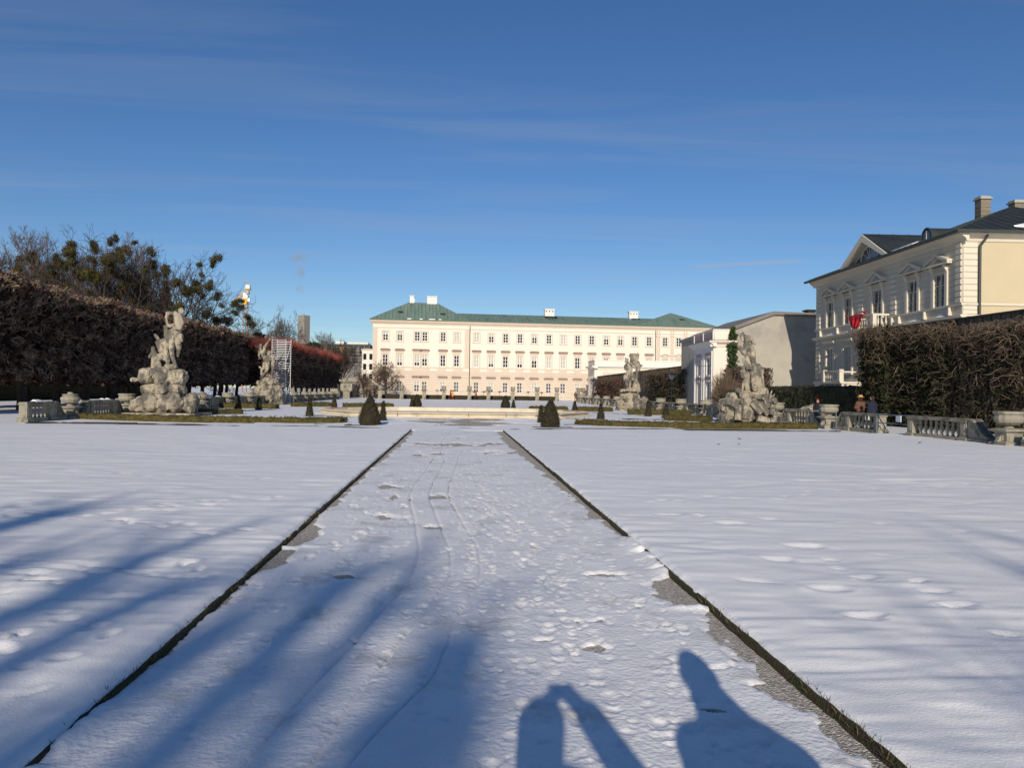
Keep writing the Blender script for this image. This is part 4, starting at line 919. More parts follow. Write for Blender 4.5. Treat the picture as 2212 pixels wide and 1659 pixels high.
for x, y in [(-3, 6.9), (-1.0, 6.9), (1.6, 6.9), (3.9, 6.9), (-3.4, -6.9), (0.7, -6.9), (2.9, -6.9)]: mobj('stone_joint', jo, bs, (x, y, .312))
for x in (-3.4, .7, 2.9): MB().box(x-.012, x+.012, -7.24, -7.12, .07, .3).build('stone_joint', M['hood'], bs)
for s in (-1, 1): MB().tube([(s*8.6, -.3, .33), (s*7.9, 0, .33), (s*7.2, -.3, .32)], .04, 5).build('stone_seam', M['hood'], bs)
MB().tube([(-1.2, -1, .05), (-1.2, -1, .3)], .05, 6).tube([(-5, 0, .08), (0, .5, .1), (5, 0, .08)], .04, 5).tube([(-4.5, 2.5, .05), (4.8, 2.5, .05)], .035, 5).build('pipework', M['board'], bs)

# ---------------------------------------------------------------- clipped plants
def leafy(o_mb, verts_n, seed): pass
def hedge_run(pts, wd, h, label, mat='box', group='low box hedges of the parterre', name='box_hedge', cat='hedge', amp=.06, step=.22):
    """clipped hedge following a polyline; rounded box section roughened with leaf tufts"""
    rs = random.Random(int(abs(pts[0][0]*97+pts[0][1]*31))); P = []
    for (x0, y0), (x1, y1) in zip(pts[:-1], pts[1:]):
        n = max(1, int(math.hypot(x1-x0, y1-y0)/step))
        for i in range(n): P.append((x0+(x1-x0)*i/n, y0+(y1-y0)*i/n))
    P.append(pts[-1]); P = np.array(P); T = np.gradient(P, axis=0); T /= np.linalg.norm(T, axis=1)[:, None]; Nn = np.stack([-T[:, 1], T[:, 0]], 1)
    # section points: up one side, over, down the other
    k = max(2, int(h/step)); kk = max(3, int(wd/step))
    sec = [(-.5, j/k) for j in range(k+1)]+[(-.5+(j+1)/kk, 1.) for j in range(kk)]+[(.5, 1-(j+1)/k) for j in range(k)]
    m = len(sec); V = []; F = []
    for i in range(len(P)):
        end = 1 if 0 < i < len(P)-1 else .82
        for (a, b) in sec:
            r_ = .90 if (abs(a) == .5 and b == 1) else 1
            V.append((P[i, 0]+Nn[i, 0]*a*wd*r_*end+rs.uniform(-amp, amp), P[i, 1]+Nn[i, 1]*a*wd*r_*end+rs.uniform(-amp, amp), max(0, b*h*(.97 if abs(a) == .5 else 1)*(.9 if end < 1 else 1)+rs.uniform(-amp, amp)*(b > 0)*.7)))
    for i in range(len(P)-1):
        for j in range(m-1): F.append((i*m+j, i*m+j+1, (i+1)*m+j+1, (i+1)*m+j))
    F.append(tuple(range(m))); F.append(tuple((len(P)-1)*m+j for j in range(m-1, -1, -1)))
    c = P.mean(0); V = [(x-c[0], y-c[1], z) for x, y, z in V]
    o = empty(name, (c[0], c[1], 0), 0, label, cat, group)
    MB().add(V, F).build('body', M[mat], o)
    V2 = []; F2 = []; nl = int(len(P)*m*2.2)                 # leaf tufts on the surface
    for i in range(min(nl, 9000)):
        v = V[rs.randrange(len(V))]; s = rs.uniform(.02, .05)*(1+h*.35); a, b2 = rs.uniform(0, 6.3), rs.uniform(-1, 1)
        x, y, z = v[0]+rs.uniform(-.12, .12), v[1]+rs.uniform(-.12, .12), max(.02, v[2]+rs.uniform(-.05, .06)); b = len(V2)
        V2 += [(x-s*math.cos(a), y-s*math.sin(a), z-s*b2*.5), (x+s*math.sin(a), y-s*math.cos(a), z+s*.8), (x+s*math.cos(a), y+s*math.sin(a), z+s*b2)]; F2.append((b, b+1, b+2))
    tag(MB().add(V2, F2).build('foliage', M[mat], o), kind='stuff')
    return o
hedge_run([(-18.0, 38.3), (-15, 36.7), (-12.4, 35.85), (-9.1, 35.65)], .75, .27, 'low box hedge curving in front of the near left statue')
hedge_run([(-9.3, 35.5), (-7, 35.55), (-5.6, 35.95), (-5.4, 36.9)], .7, .27, 'short angular box hedge end left of the near left cone')
hedge_run([(-15.4, 45.6), (-13.0, 47.4)], .8, .32, 'box hedge stub behind the near left statue', amp=.05)
hedge_run([(-19, 61.3), (-16.5, 60.7), (-13.8, 60.3)], 1.0, .36, 'box hedge in front of the far left statue')
hedge_run([(-14.3, 68.0), (-11.1, 69.6)], .9, .36, 'box hedge between the far left statue and its right hand cone')
hedge_run([(-9.9, 68.2), (-5.7, 70.0)], .9, .34, 'box hedge seen just above the left half of the basin')
hedge_run([(6.1, 37.3), (7.2, 35.9), (9.2, 35.0), (13, 34.9), (17.2, 35.5)], .75, .27, 'long box hedge in front of the near right statue')
hedge_run([(12.6, 44.9), (14.6, 42.9)], .8, .32, 'box hedge stub left behind the near right statue', amp=.05)
hedge_run([(12.8, 56.1), (15, 55.6), (17.6, 56.8)], 1.0, .36, 'box hedge to the right below the far right statue')
hedge_run([(10.2, 63.8), (13.2, 63.8)], .9, .36, 'box hedge running up to the left foot of the far right statue')
hedge_run([(6.3, 64.0), (9.5, 64.8)], .9, .36, 'box hedge seen just above the right half of the basin')
def cone(X, Y, r, h, label, fat=False, mat='yew'):
    rs = random.Random(int(X*37+Y*11)); o = empty('yew_cone', (X, Y, 0), rs.uniform(0, 6), label, 'topiary', 'clipped yew cones of the parterre')
    n, m = 22, 20; V = []; F = []
    for j in range(m+1):
        t = j/m; rad = r*((1-t)**.72*(.80+.62*t*(1-t)*1.6) if fat else (1-t)**.9*(1-.1*(1-t)))+.02
        if j == 0: rad *= .92
        for i in range(n):
            q = rad*(1+rs.uniform(-.07, .07)); a = 2*math.pi*i/n; V.append((q*math.cos(a), q*math.sin(a), h*t+rs.uniform(-.015, .015)+.02))
    for j in range(m):
        for i in range(n): F.append((j*n+i, j*n+(i+1) % n, (j+1)*n+(i+1) % n, (j+1)*n+i))
    F.append(tuple(m*n+i for i in range(n)))
    MB().add(V, F).build('body', M[mat], o); V2 = []; F2 = []
    for i in range(2600 if fat else 1100):
        v = V[rs.randrange(len(V)-n)]; s = rs.uniform(.012, .035); a = rs.uniform(0, 6.3); k = 1+rs.uniform(-.02, .05); b = len(V2)
        x, y, z = v[0]*k+rs.uniform(-.05, .05), v[1]*k+rs.uniform(-.05, .05), v[2]+rs.uniform(-.04, .04)
        V2 += [(x-s*math.cos(a), y-s*math.sin(a), z), (x+s*math.sin(a), y-s*math.cos(a), z+s*1.6), (x+s*math.cos(a), y+s*math.sin(a), z+s*.4)]; F2.append((b, b+1, b+2))
    tag(MB().add(V2, F2).build('foliage', M[mat], o), kind='stuff')
    MB().lathe([(.05, -.02), (.04, .12)], n=6).build('stem', M['bark'], o)
    return o
cone(-3.78, 34.2, .53, 1.27, 'fat egg shaped yew cone, left of the path end', True)
cone(4.27, 34.2, .46, 1.20, 'fat egg shaped yew cone, right of the path end', True)
cone(-3.65, 38.9, .16, 1.0, 'slim yew cone close behind the fat left cone'); cone(4.36, 38.8, .155, .88, 'slim dark yew cone half hidden left of the fat right cone')
cone(-3.6, 71.2, .50, 1.15, 'far fat yew cone above the left part of the basin', True); cone(4.5, 69, .46, 1.18, 'far fat yew cone above the right part of the basin', True)
cone(-4.0, 70.2, .19, .86, 'slim yew cone touching the far left fat cone'); cone(5.1, 67.3, .21, .80, 'slim yew cone right of the far right fat cone')
cone(-14.9, 53.6, .23, 1.05, 'slim tall yew cone, leftmost of the left parterre'); cone(-14.3, 56.7, .25, .96, 'slim yew cone standing before the far left statue')
cone(-8.45, 45.0, .21, 1.07, 'bottle shaped slim yew cone out on the snow, left of the basin'); cone(-10.0, 63.9, .25, 1.05, 'slim yew cone behind the left tip of the basin')
cone(9.35, 59.5, .25, .88, 'slim yew cone behind the right tip of the basin'); cone(8.55, 44.5, .22, .93, 'slim yew cone out on the snow, right of the basin')
cone(13.3, 52.0, .23, 1.04, 'slim yew cone in front of the far right statue'); cone(13.53, 48.3, .26, .86, 'stouter yew cone midway between the two right statues')

# ---------------------------------------------------------------- row of pillars with urns at the end of the parterre
shaft = MB().box(-.36, .36, -.36, .36, 0, .22).box(-.30, .30, -.30, .30, .22, 1.2).frus(0, 0, 1.2, 1.28, .30, .30, .40, .40).box(-.4, .4, -.4, .4, 1.28, 1.36).mesh('shaft', M['stone2'])
u1_ = MB().lathe([(.2, 1.36), (.14, 1.42), (.12, 1.5), (.3, 1.6), (.44, 1.78), (.33, 1.86), (.36, 2.1), (.46, 2.24), (.48, 2.3), (.1, 2.32)], n=14).mesh('urn', M['stone2'])
u2_ = MB().lathe([(.2, 1.36), (.15, 1.42), (.13, 1.5), (.5, 1.56), (.56, 1.64), (.36, 1.72), (.34, 2.1), (.42, 2.2), (.42, 2.3), (.1, 2.32)], n=14).mesh('urn', M['stone2'])
PX_ = [(-12.9, 131.5), (-9.2, 131), (-5.4, 131), (-2.05, 131), (2.32, 130.5), (5.57, 130.5), (9.7, 130), (13.9, 130), (17.1, 128.5), (20.9, 129), (22.0, 131)]
for k, (x, y) in enumerate(PX_):
    o = empty('urn_pillar', (x, y, 0), 0, 'stone pillar topped by an urn before the palace, %s from the left' % ORD[k], 'pillar', 'urn pillars before the palace')
    mobj('shaft', shaft, o); mobj('urn', u2_ if k in (2, 3, 4, 5) else u1_, o)
hedge_run([(-14, 134), (18, 133.4)], .8, .75, 'long low dark hedge behind the pillar row before the palace', 'yew', 'hedges before the palace', step=.5, amp=.05)
fn = empty('iron_fence', (-13, 137, 0), 0, 'thin iron fence with upright bars at the foot of the palace', 'fence')
for i in range(18):
    MB().box(i*2-.03, i*2+.03, -.03, .03, 0, 1.5).build('fence_post', M['board'], fn)
for z in (.5, 1.35): MB().box(0, 34, -.018, .018, z, z+.04).build('rail', M['board'], fn)
br = MB().box(-.012, .012, -.012, .012, .0, 1.45).mesh('bar', M['board'])
for i in range(34*3):
    if i % 6: mobj('bar', br, fn, (i/3, 0, 0))
rs = random.Random(31)
for k, (x, hh) in enumerate([(-3.2, 1.5), (-.6, 1.45), (3.1, 1.3), (4.7, 1.35), (7.4, 1.4), (12.3, 1.4), (14.6, 1.35)]):
    o = empty('rose_standard', (x*1.02, 132.4, 0), 0, 'bare standard rose with bushy head before the palace, %s from the left' % ORD[k], 'plant', 'standard roses before the palace')
    MB().tube([(0, 0, 0), (.03, 0, hh)], .03, 5).build('stem', M['bark'], o); V = []; F = []; P = []
    for i in range(70):
        a = rs.uniform(0, 6.3); e = rs.uniform(-.2, 1.4); l_ = rs.uniform(.25, .5); P.append(([(.03, 0, hh-.05), (.03+.5*l_*math.cos(a)*math.cos(e), .5*l_*math.sin(a), hh+.3*l_*math.sin(e)), (.03+l_*math.cos(a)*math.cos(e), l_*math.sin(a)*math.cos(e), hh+.55*l_*math.sin(e))], [.015, .012, .008]))
    tubes_into(V, F, P, 3); MB().add(V, F).build('crown', M['twig'], o)
# ================================================================== STATUES
STONE_DISP = ((.6, .10), (.16, .03))
def rock(name, items, parent, voxel=.05, disp=((.7, .34), (.25, .16), (.1, .05)), seed=0, dec=.10):
    """heap of boulders welded together; items: (x, z, rx, rz, depth y, ry)"""
    rs = random.Random(seed); mb = MB()
    for (x, z, rx, rz, y, ry) in items:
        n, m = 12, 8; V = []; F = []; fx = [rs.uniform(.8, 1.15) for _ in range(n)]
        for j in range(m+1):
            ph = -math.pi/2+math.pi*j/m
            for i in range(n):
                a = 2*math.pi*i/n; sq = .75
                cx_ = math.copysign(abs(math.cos(a))**sq, math.cos(a)); sy_ = math.copysign(abs(math.sin(a))**sq, math.sin(a)); cz = abs(math.cos(ph))**.7; sz = math.copysign(abs(math.sin(ph))**.8, math.sin(ph))
                V.append((x+rx*cx_*cz*fx[i], y+ry*sy_*cz*fx[(i+5) % n], z+rz*sz))
        for j in range(m):
            for i in range(n): F.append((j*n+i, j*n+(i+1) % n, (j+1)*n+(i+1) % n, (j+1)*n+i))
        mb.add(V, F)
    o = mb.build(name, M['stone'], parent)
    r_ = o.modifiers.new('weld', 'REMESH'); r_.mode = 'VOXEL'; r_.voxel_size = voxel; r_.use_smooth_shade = False
    s_ = o.modifiers.new('smooth', 'SMOOTH'); s_.iterations = 1
    for q, (size, st) in enumerate(disp):
        d = o.modifiers.new('relief', 'DISPLACE'); d.texture = ctex(size); d.strength = st; d.mid_level = .5; d.texture_coords = 'GLOBAL'
    dc = o.modifiers.new('chisel', 'DECIMATE'); dc.ratio = dec
    return o
def fig(name, S, ox, oy, L_, parent, voxel=.032, disp=((.25, .05), (.07, .035)), mat='stone'):
    """figure from limb segments given on the statue's front view: (x0, y0, d0, r0, x1, y1, d1, r1), units of S metres"""
    caps = []
    for (x0, y0, d0, r0, x1, y1, d1, r1) in L_:
        caps.append((((x0-ox)*S, d0*S, (oy-y0)*S), ((x1-ox)*S, d1*S, (oy-y1)*S), r0*S*.86, r1*S*.86))
    return blob(name, caps, M[mat], parent, voxel*.72, disp, 1, 12)
def rk(S, ox, oy, L_): return [((x-ox)*S, (oy-z)*S, rx*S*.88, rz*S*.92, d*S*.9, ry*S*.82) for (x, z, rx, rz, d, ry) in L_]

# near left: crouched draped woman carried on a heap of rock (S = metres per unit)
S, ox, oy = .00417, 620, 1535
st = empty('statue', (-16.05, 43.9, 0), 0, 'near left stone group of a bent figure on a two tiered rock heap', 'statue', 'four stone groups round the basin')
MB().box((165-ox)*S, (1095-ox)*S, -1.5, 1.5, 0, .16).build('base_slab', M['stone'], st, bevel=.03)
rock('rock_base', rk(S, ox, oy, [(300, 1400, 130, 110, -120, 180), (480, 1370, 150, 130, -170, 200), (650, 1400, 130, 115, -190, 160), (790, 1380, 120, 130, -120, 200), (950, 1340, 105, 110, -40, 200), (960, 1450, 80, 65, -150, 120), (600, 1300, 260, 140, 60, 300), (230, 1430, 60, 80, 40, 150), (440, 1290, 90, 70, -230, 80), (780, 1280, 90, 60, -220, 70), (560, 1450, 330, 80, 0, 300)]), st, seed=1)
rock('rock_middle', rk(S, ox, oy, [(420, 1190, 120, 75, -80, 200), (600, 1180, 130, 85, -130, 180), (770, 1180, 110, 85, -60, 200)]), st, seed=2)
rock('rock_upper', rk(S, ox, oy, [(390, 1010, 115, 120, -100, 200), (600, 1040, 120, 115, -150, 170), (770, 1030, 125, 120, -80, 210), (230, 1060, 65, 28, -120, 40), (560, 950, 160, 60, -30, 200), (860, 1000, 35, 60, -60, 60)]), st, seed=3)
fig('small_figures', S, ox, oy, [
    (440, 640, -60, 30, 440, 665, -60, 34), (455, 700, -60, 40, 480, 780, -60, 52), (425, 690, -60, 16, 400, 760, -70, 18), (460, 790, -60, 48, 450, 900, -40, 46),
    (520, 810, -70, 34, 520, 830, -70, 38), (530, 870, -80, 44, 540, 930, -80, 50), (500, 740, -40, 40, 600, 780, -40, 44), (600, 700, -30, 42, 630, 820, -40, 40),
    (450, 460, -20, 20, 520, 560, -20, 40), (520, 560, -20, 40, 540, 660, -20, 60), (470, 560, -40, 18, 500, 620, -30, 26), (620, 880, -40, 46, 720, 890, -20, 44), (580, 600, 0, 60, 560, 760, 0, 60)], st)
fig('figure', S, ox, oy, [
    (795, 125, -50, 40, 805, 150, -60, 40), (770, 130, -30, 34, 790, 160, -40, 36), (760, 190, -10, 36, 790, 170, -30, 34),
    (735, 210, 0, 66, 760, 330, -20, 74), (760, 330, -20, 74, 690, 420, 10, 84), (690, 420, 10, 84, 650, 520, 0, 74),
    (700, 170, 10, 36, 600, 165, 0, 30), (600, 165, 0, 28, 590, 235, -20, 26), (590, 235, -20, 24, 610, 310, -40, 22), (610, 310, -40, 22, 660, 350, -70, 22),
    (775, 210, -40, 38, 815, 300, -60, 26), (815, 300, -60, 24, 795, 375, -90, 20), (795, 375, -90, 20, 740, 370, -100, 22),
    (570, 345, 0, 26, 700, 330, -50, 30), (585, 390, 0, 40, 600, 480, -10, 44), (560, 530, -30, 30, 680, 510, -40, 40), (570, 590, -10, 32, 660, 590, -30, 44),
    (670, 540, -20, 56, 680, 640, -60, 44), (680, 640, -60, 40, 685, 740, -40, 36), (685, 740, -40, 36, 720, 860, -30, 24), (720, 865, -30, 26, 740, 885, -80, 24),
    (740, 530, 0, 52, 745, 640, 10, 40), (745, 640, 10, 36, 730, 740, 30, 22), (760, 470, 20, 50, 790, 530, 10, 20), (610, 560, -30, 50, 560, 600, -20, 36)], st)

# far left: youth reaching up, carrying figures, on a plain rock block
S, ox, oy = .00485, 540, 1545
st = empty('statue', (-18.5, 76.5, 0), 0, 'far left stone group with one arm stretched to the sky beside a scaffold', 'statue', 'four stone groups round the basin')
MB().box((500-ox)*S, (950-ox)*S, -1.9, 1.2, 0, .2).build('base_slab', M['stone'], st, bevel=.03)
rock('rock_base', rk(S, ox, oy, [(360, 1380, 150, 180, 0, 240), (560, 1380, 200, 190, -60, 260), (760, 1400, 150, 170, 0, 250), (540, 1250, 270, 120, 0, 250), (250, 1420, 70, 130, 20, 160), (830, 1420, 60, 140, 20, 160), (560, 1320, 60, 60, -260, 50)]), st, .06, seed=4)
rock('rock_upper', rk(S, ox, oy, [(430, 1120, 120, 70, 0, 180), (600, 1100, 150, 80, -20, 190), (530, 1050, 130, 50, 0, 150), (690, 1090, 60, 60, 0, 120), (560, 1110, 45, 40, -190, 30)]), st, .05, seed=5)
fig('raised_figure', S, ox, oy, [
    (400, 350, 0, 36, 398, 375, -10, 36), (360, 380, 0, 16, 375, 365, 0, 20), (395, 400, 0, 22, 400, 440, 0, 30), (385, 450, 0, 34, 470, 500, 0, 44), (400, 470, 0, 44, 460, 560, 20, 50),
    (375, 470, 0, 28, 370, 550, -20, 24), (370, 550, -20, 22, 385, 610, -40, 16), (385, 610, -40, 15, 365, 640, -40, 9), (385, 610, -40, 15, 410, 630, -40, 10),
    (465, 490, 0, 40, 475, 385, 0, 34), (475, 385, 0, 32, 530, 300, 0, 26), (530, 300, 0, 24, 572, 235, 0, 16), (572, 235, 0, 14, 570, 205, 0, 9), (575, 230, 0, 10, 590, 212, 0, 7),
    (460, 560, 20, 50, 510, 650, 20, 56)], st, .035)
fig('crowned_figure', S, ox, oy, [
    (570, 510, -20, 40, 570, 540, -30, 38), (545, 480, -20, 14, 535, 455, -20, 7), (570, 475, -20, 14, 568, 448, -20, 8), (595, 480, -20, 14, 603, 455, -20, 7), (530, 500, -20, 12, 525, 475, -20, 6), (612, 500, -20, 12, 620, 475, -20, 6),
    (555, 590, 0, 60, 545, 690, 0, 62), (500, 580, 0, 36, 490, 650, -20, 40), (610, 570, 0, 36, 650, 620, -10, 26), (655, 570, 10, 28, 645, 640, 0, 28), (640, 640, 0, 24, 590, 650, -60, 20),
    (545, 690, 0, 64, 545, 780, -20, 58), (545, 760, -20, 54, 540, 850, -50, 40), (540, 850, -50, 38, 480, 930, -20, 28), (480, 930, -20, 28, 440, 1000, -20, 22), (440, 1005, -20, 22, 420, 1010, -60, 18),
    (650, 660, 10, 46, 640, 780, 10, 44), (640, 760, 10, 40, 645, 860, -10, 34), (645, 860, -10, 32, 630, 960, 10, 24), (630, 960, 10, 24, 630, 1010, -10, 24),
    (470, 720, 20, 40, 460, 820, 20, 40), (385, 795, 0, 24, 400, 805, 0, 24), (420, 830, 10, 28, 425, 960, 10, 30), (540, 960, 20, 40, 600, 980, 20, 30)], st, .035)

# far right: warrior seen from behind with another figure, trophies beside
S, ox, oy = .00414, 610, 1455
st = empty('statue', (16.1, 69.6, 0), 0, 'far right stone group of a striding figure with trophies on a boulder base', 'statue', 'four stone groups round the basin')
MB().box((290-ox)*S, (590-ox)*S, -1.7, .4, 0, .12).build('base_slab', M['stone'], st, bevel=.03)
rock('rock_base', rk(S, ox, oy, [(380, 1330, 120, 140, 0, 220), (560, 1300, 150, 170, -80, 220), (740, 1320, 150, 150, -40, 240), (880, 1350, 100, 110, 0, 200), (600, 1160, 230, 110, 0, 230), (430, 1150, 90, 80, -120, 120), (940, 1260, 36, 60, -60, 50), (880, 1240, 36, 36, -100, 40), (450, 1310, 50, 26, -210, 40), (610, 1390, 320, 70, 0, 280)]), st, seed=6)
rock('rock_upper', rk(S, ox, oy, [(450, 1020, 95, 45, 0, 160), (620, 1010, 170, 55, 0, 170), (780, 1010, 70, 60, 0, 130)]), st, seed=7)
fig('figure', S, ox, oy, [
    (520, 350, -20, 42, 525, 370, -30, 40), (490, 290, -20, 18, 500, 320, -20, 26), (545, 320, 0, 22, 560, 300, 0, 12), (480, 380, 0, 14, 500, 340, 0, 14),
    (530, 440, 0, 60, 560, 520, 0, 72), (480, 470, 0, 32, 490, 540, -20, 30), (560, 450, -30, 66, 600, 540, -10, 62), (600, 440, -20, 44, 680, 480, -50, 34), (680, 480, -50, 34, 700, 510, -70, 26),
    (575, 560, 0, 66, 560, 690, 0, 84), (560, 690, 0, 84, 540, 770, 0, 80), (480, 690, 0, 36, 480, 770, 0, 40), (640, 640, 0, 44, 660, 760, 0, 44), (690, 640, -10, 22, 710, 730, -10, 20),
    (500, 790, 0, 40, 530, 890, -20, 32), (530, 890, -20, 30, 545, 975, 0, 26), (600, 800, 10, 44, 600, 890, 0, 34), (600, 890, 0, 32, 600, 980, 0, 28)], st)
fig('upper_figure', S, ox, oy, [
    (610, 225, 0, 34, 605, 245, -10, 34), (595, 195, 0, 12, 592, 215, 0, 18), (580, 240, 0, 20, 640, 240, 0, 22), (640, 290, 0, 52, 630, 360, 0, 48), (690, 270, 20, 44, 690, 380, 20, 46), (630, 360, 0, 48, 690, 400, -20, 40), (690, 390, 0, 40, 690, 450, 0, 30)], st)
fig('trophy', S, ox, oy, [
    (765, 175, 0, 14, 765, 190, 0, 18), (765, 205, 0, 22, 765, 225, 0, 52), (765, 240, 0, 40, 765, 250, 0, 30), (765, 285, 0, 40, 765, 305, 0, 30), (740, 340, 0, 36, 790, 400, 0, 44), (760, 440, 0, 60, 880, 455, 0, 16), (780, 470, 0, 70, 840, 470, 0, 20),
    (780, 520, 0, 62, 780, 550, 0, 66), (760, 580, 10, 46, 750, 700, 10, 44), (740, 760, 0, 56, 740, 840, 0, 70), (740, 840, 0, 70, 720, 980, 0, 90), (770, 880, 0, 60, 790, 990, 0, 60), (815, 970, 0, 16, 820, 985, 0, 16)], st)

# near right: bearded man lifting a draped figure above a broken column
S, ox, oy = .00357, 620, 1560
st = empty('statue', (16.7, 43.0, 0), 0, 'near right stone group of a bearded figure blowing upward above broken rocks', 'statue', 'four stone groups round the basin')
rock('rock_base', rk(S, ox, oy, [(300, 1350, 120, 190, 0, 300), (560, 1400, 120, 170, -180, 200), (570, 1250, 130, 120, -140, 200), (760, 1330, 160, 170, -60, 260), (930, 1330, 110, 200, 0, 280), (600, 1300, 330, 200, 120, 260), (230, 1330, 90, 60, -60, 160), (380, 1180, 90, 110, -20, 200), (640, 1480, 330, 70, 60, 280), (250, 1480, 100, 70, -60, 200)]), st, disp=((.5, .26), (.2, .14)), seed=8)
rock('rock_upper', rk(S, ox, oy, [(570, 1120, 110, 60, -160, 150), (880, 1080, 120, 90, 0, 220), (470, 1040, 60, 50, 0, 100), (700, 1110, 230, 50, 40, 230), (940, 1040, 60, 40, 0, 120)]), st, seed=9)
for (a, b, r_) in [((395, 1270), (392, 1510), 52), ((700, 1480), (990, 1530), 50), ((960, 1260), (930, 1420), 48)]:
    p0 = ((a[0]-ox)*S, -300*S, (oy-a[1])*S); p1 = ((b[0]-ox)*S, -290*S, (oy-b[1])*S)
    MB().tube([p0, tuple(np.array(p0)*.96+np.array(p1)*.04), tuple(np.array(p0)*.5+np.array(p1)*.5), p1], [r_*S*.92, r_*S, r_*S*1.02, r_*S*.98], 14).build('column_drum', M['stone'], st)
for i, (x, z, wd, h, an_) in enumerate([(700, 1320, 60, 190, -.75), (790, 1330, 50, 200, -.7), (850, 1240, 40, 110, -.5), (300, 1250, 80, 120, .5), (520, 1420, 70, 120, .2), (900, 1160, 40, 100, .35), (980, 1210, 36, 80, -.3), (800, 1160, 50, 70, -.9)]):
    o = MB().box(-wd*S, wd*S, -90*S, 90*S, -h*S*.6, h*S*.6).build('rock_slab', M['stone'], st, ((x-ox)*S, -250*S, (oy-z)*S), (.15*(i % 3-1), an_, .2*(i % 2)), bevel=.04)
for i, (x, z, h, an_) in enumerate([(880, 1110, 95, .1), (930, 1100, 80, .35), (840, 1130, 80, -.3), (965, 1150, 70, .5)]):     # carved flames
    MB().lathe([(16*S, -h*S), (26*S, -h*S*.4), (16*S, h*S*.3), (1*S, h*S)], n=7).build('carved_flame', M['stone'], st, ((x-ox)*S, -260*S, (oy-z)*S), (0, an_, 0), smooth=True)
fig('bearded_figure', S, ox, oy, [
    (545, 135, -20, 46, 545, 165, -30, 42), (515, 105, -20, 16, 560, 95, -10, 22), (545, 190, -40, 34, 538, 255, -60, 18), (575, 140, 0, 34, 590, 180, 0, 30),
    (630, 180, 10, 50, 690, 200, 20, 60), (640, 220, 0, 60, 620, 320, -10, 56), (700, 200, 20, 46, 745, 260, 10, 36), (750, 265, 10, 30, 770, 275, 0, 26),
    (490, 270, -30, 30, 480, 330, -40, 32), (480, 330, -40, 30, 540, 380, -30, 44), (540, 380, -30, 46, 600, 430, 0, 62), (610, 380, -20, 60, 660, 340, 10, 70),
    (690, 340, 20, 70, 740, 420, 30, 66), (740, 420, 30, 66, 740, 520, 20, 60), (740, 520, 20, 56, 770, 600, 20, 40), (660, 450, 0, 50, 640, 560, -10, 66), (600, 540, 0, 40, 590, 580, 0, 26), (640, 560, -10, 66, 650, 660, -20, 68), (610, 640, -40, 24, 630, 700, -50, 24), (680, 640, -40, 28, 690, 690, -50, 26)], st, .03)
fig('drapery_and_stump', S, ox, oy, [
    (750, 620, 0, 60, 780, 760, 0, 100), (780, 740, 0, 110, 810, 960, 0, 120), (830, 640, 10, 44, 880, 700, 10, 50), (900, 690, 10, 24, 905, 760, 10, 30), (880, 820, 0, 50, 900, 970, 0, 44), (740, 780, -40, 50, 730, 900, -50, 60), (740, 980, -80, 60, 750, 1020, -70, 54), (760, 620, -30, 34, 840, 660, -20, 30)], st, .035)
fig('standing_child', S, ox, oy, [
    (565, 660, -60, 30, 560, 680, -60, 30), (560, 720, -60, 34, 590, 800, -60, 56), (530, 740, -60, 30, 570, 760, -70, 34), (590, 800, -60, 58, 620, 900, -60, 52), (620, 900, -60, 52, 630, 1040, -50, 44), (560, 900, -60, 26, 545, 1050, -60, 22), (520, 770, -60, 14, 535, 830, -70, 18), (640, 760, -40, 40, 650, 1040, -20, 40)], st, .03)

# ---------------------------------------------------------------- aluminium scaffold tower beside the far left statue
sf = empty('scaffold_tower', (-17.9, 80, 0), R(-4), 'narrow aluminium scaffold tower with many rungs beside the far left statue', 'scaffold')
H_ = 6.65
for x in (-1.05, .38): 
    for y in (0, .75): MB().tube([(x+.3*(y > 0), y, .1), (x+.3*(y > 0), y, H_)], .03, 6).build('post', M['alu'], sf)
rg = MB().tube([(-1.05, 0, 0), (.38, 0, 0)], .026, 6).mesh('rung', M['alu']); rg2 = MB().box(-.75, .68, -.04, .04, -.02, .02).mesh('rung', M['alu'])
for i in range(26): mobj('rung', rg, sf, (0, 0, .3+i*.25))
for i in range(25): mobj('rung', rg2, sf, (0, .75, .42+i*.25))
for z0, z1 in ((.2, 2.2), (2.2, 4.2), (4.2, 6.2)):
    MB().tube([(.38, 0, z0), (.68, .75, z1)], .02, 5).build('brace', M['alu'], sf); MB().tube([(-1.05, 0, z1), (-.75, .75, z0)], .02, 5).build('brace', M['alu'], sf)
for z in (2.2, 4.2, 6.2): MB().tube([(.38, 0, z), (.68, .75, z)], .022, 5).build('ledger', M['alu'], sf); MB().tube([(-1.05, 0, z), (-.75, .75, z)], .022, 5).build('ledger', M['alu'], sf)
MB().box(-.9, .55, .1, .65, 4.6, 4.66).build('platform', M['board'], sf)
MB().tube([(.68, .75, 1.3), (1.1, 1.0, 0)], .022, 5).build('outrigger', M['alu'], sf); MB().tube([(.38, 0, 1.3), (.7, -.6, 0)], .022, 5).build('outrigger', M['alu'], sf)
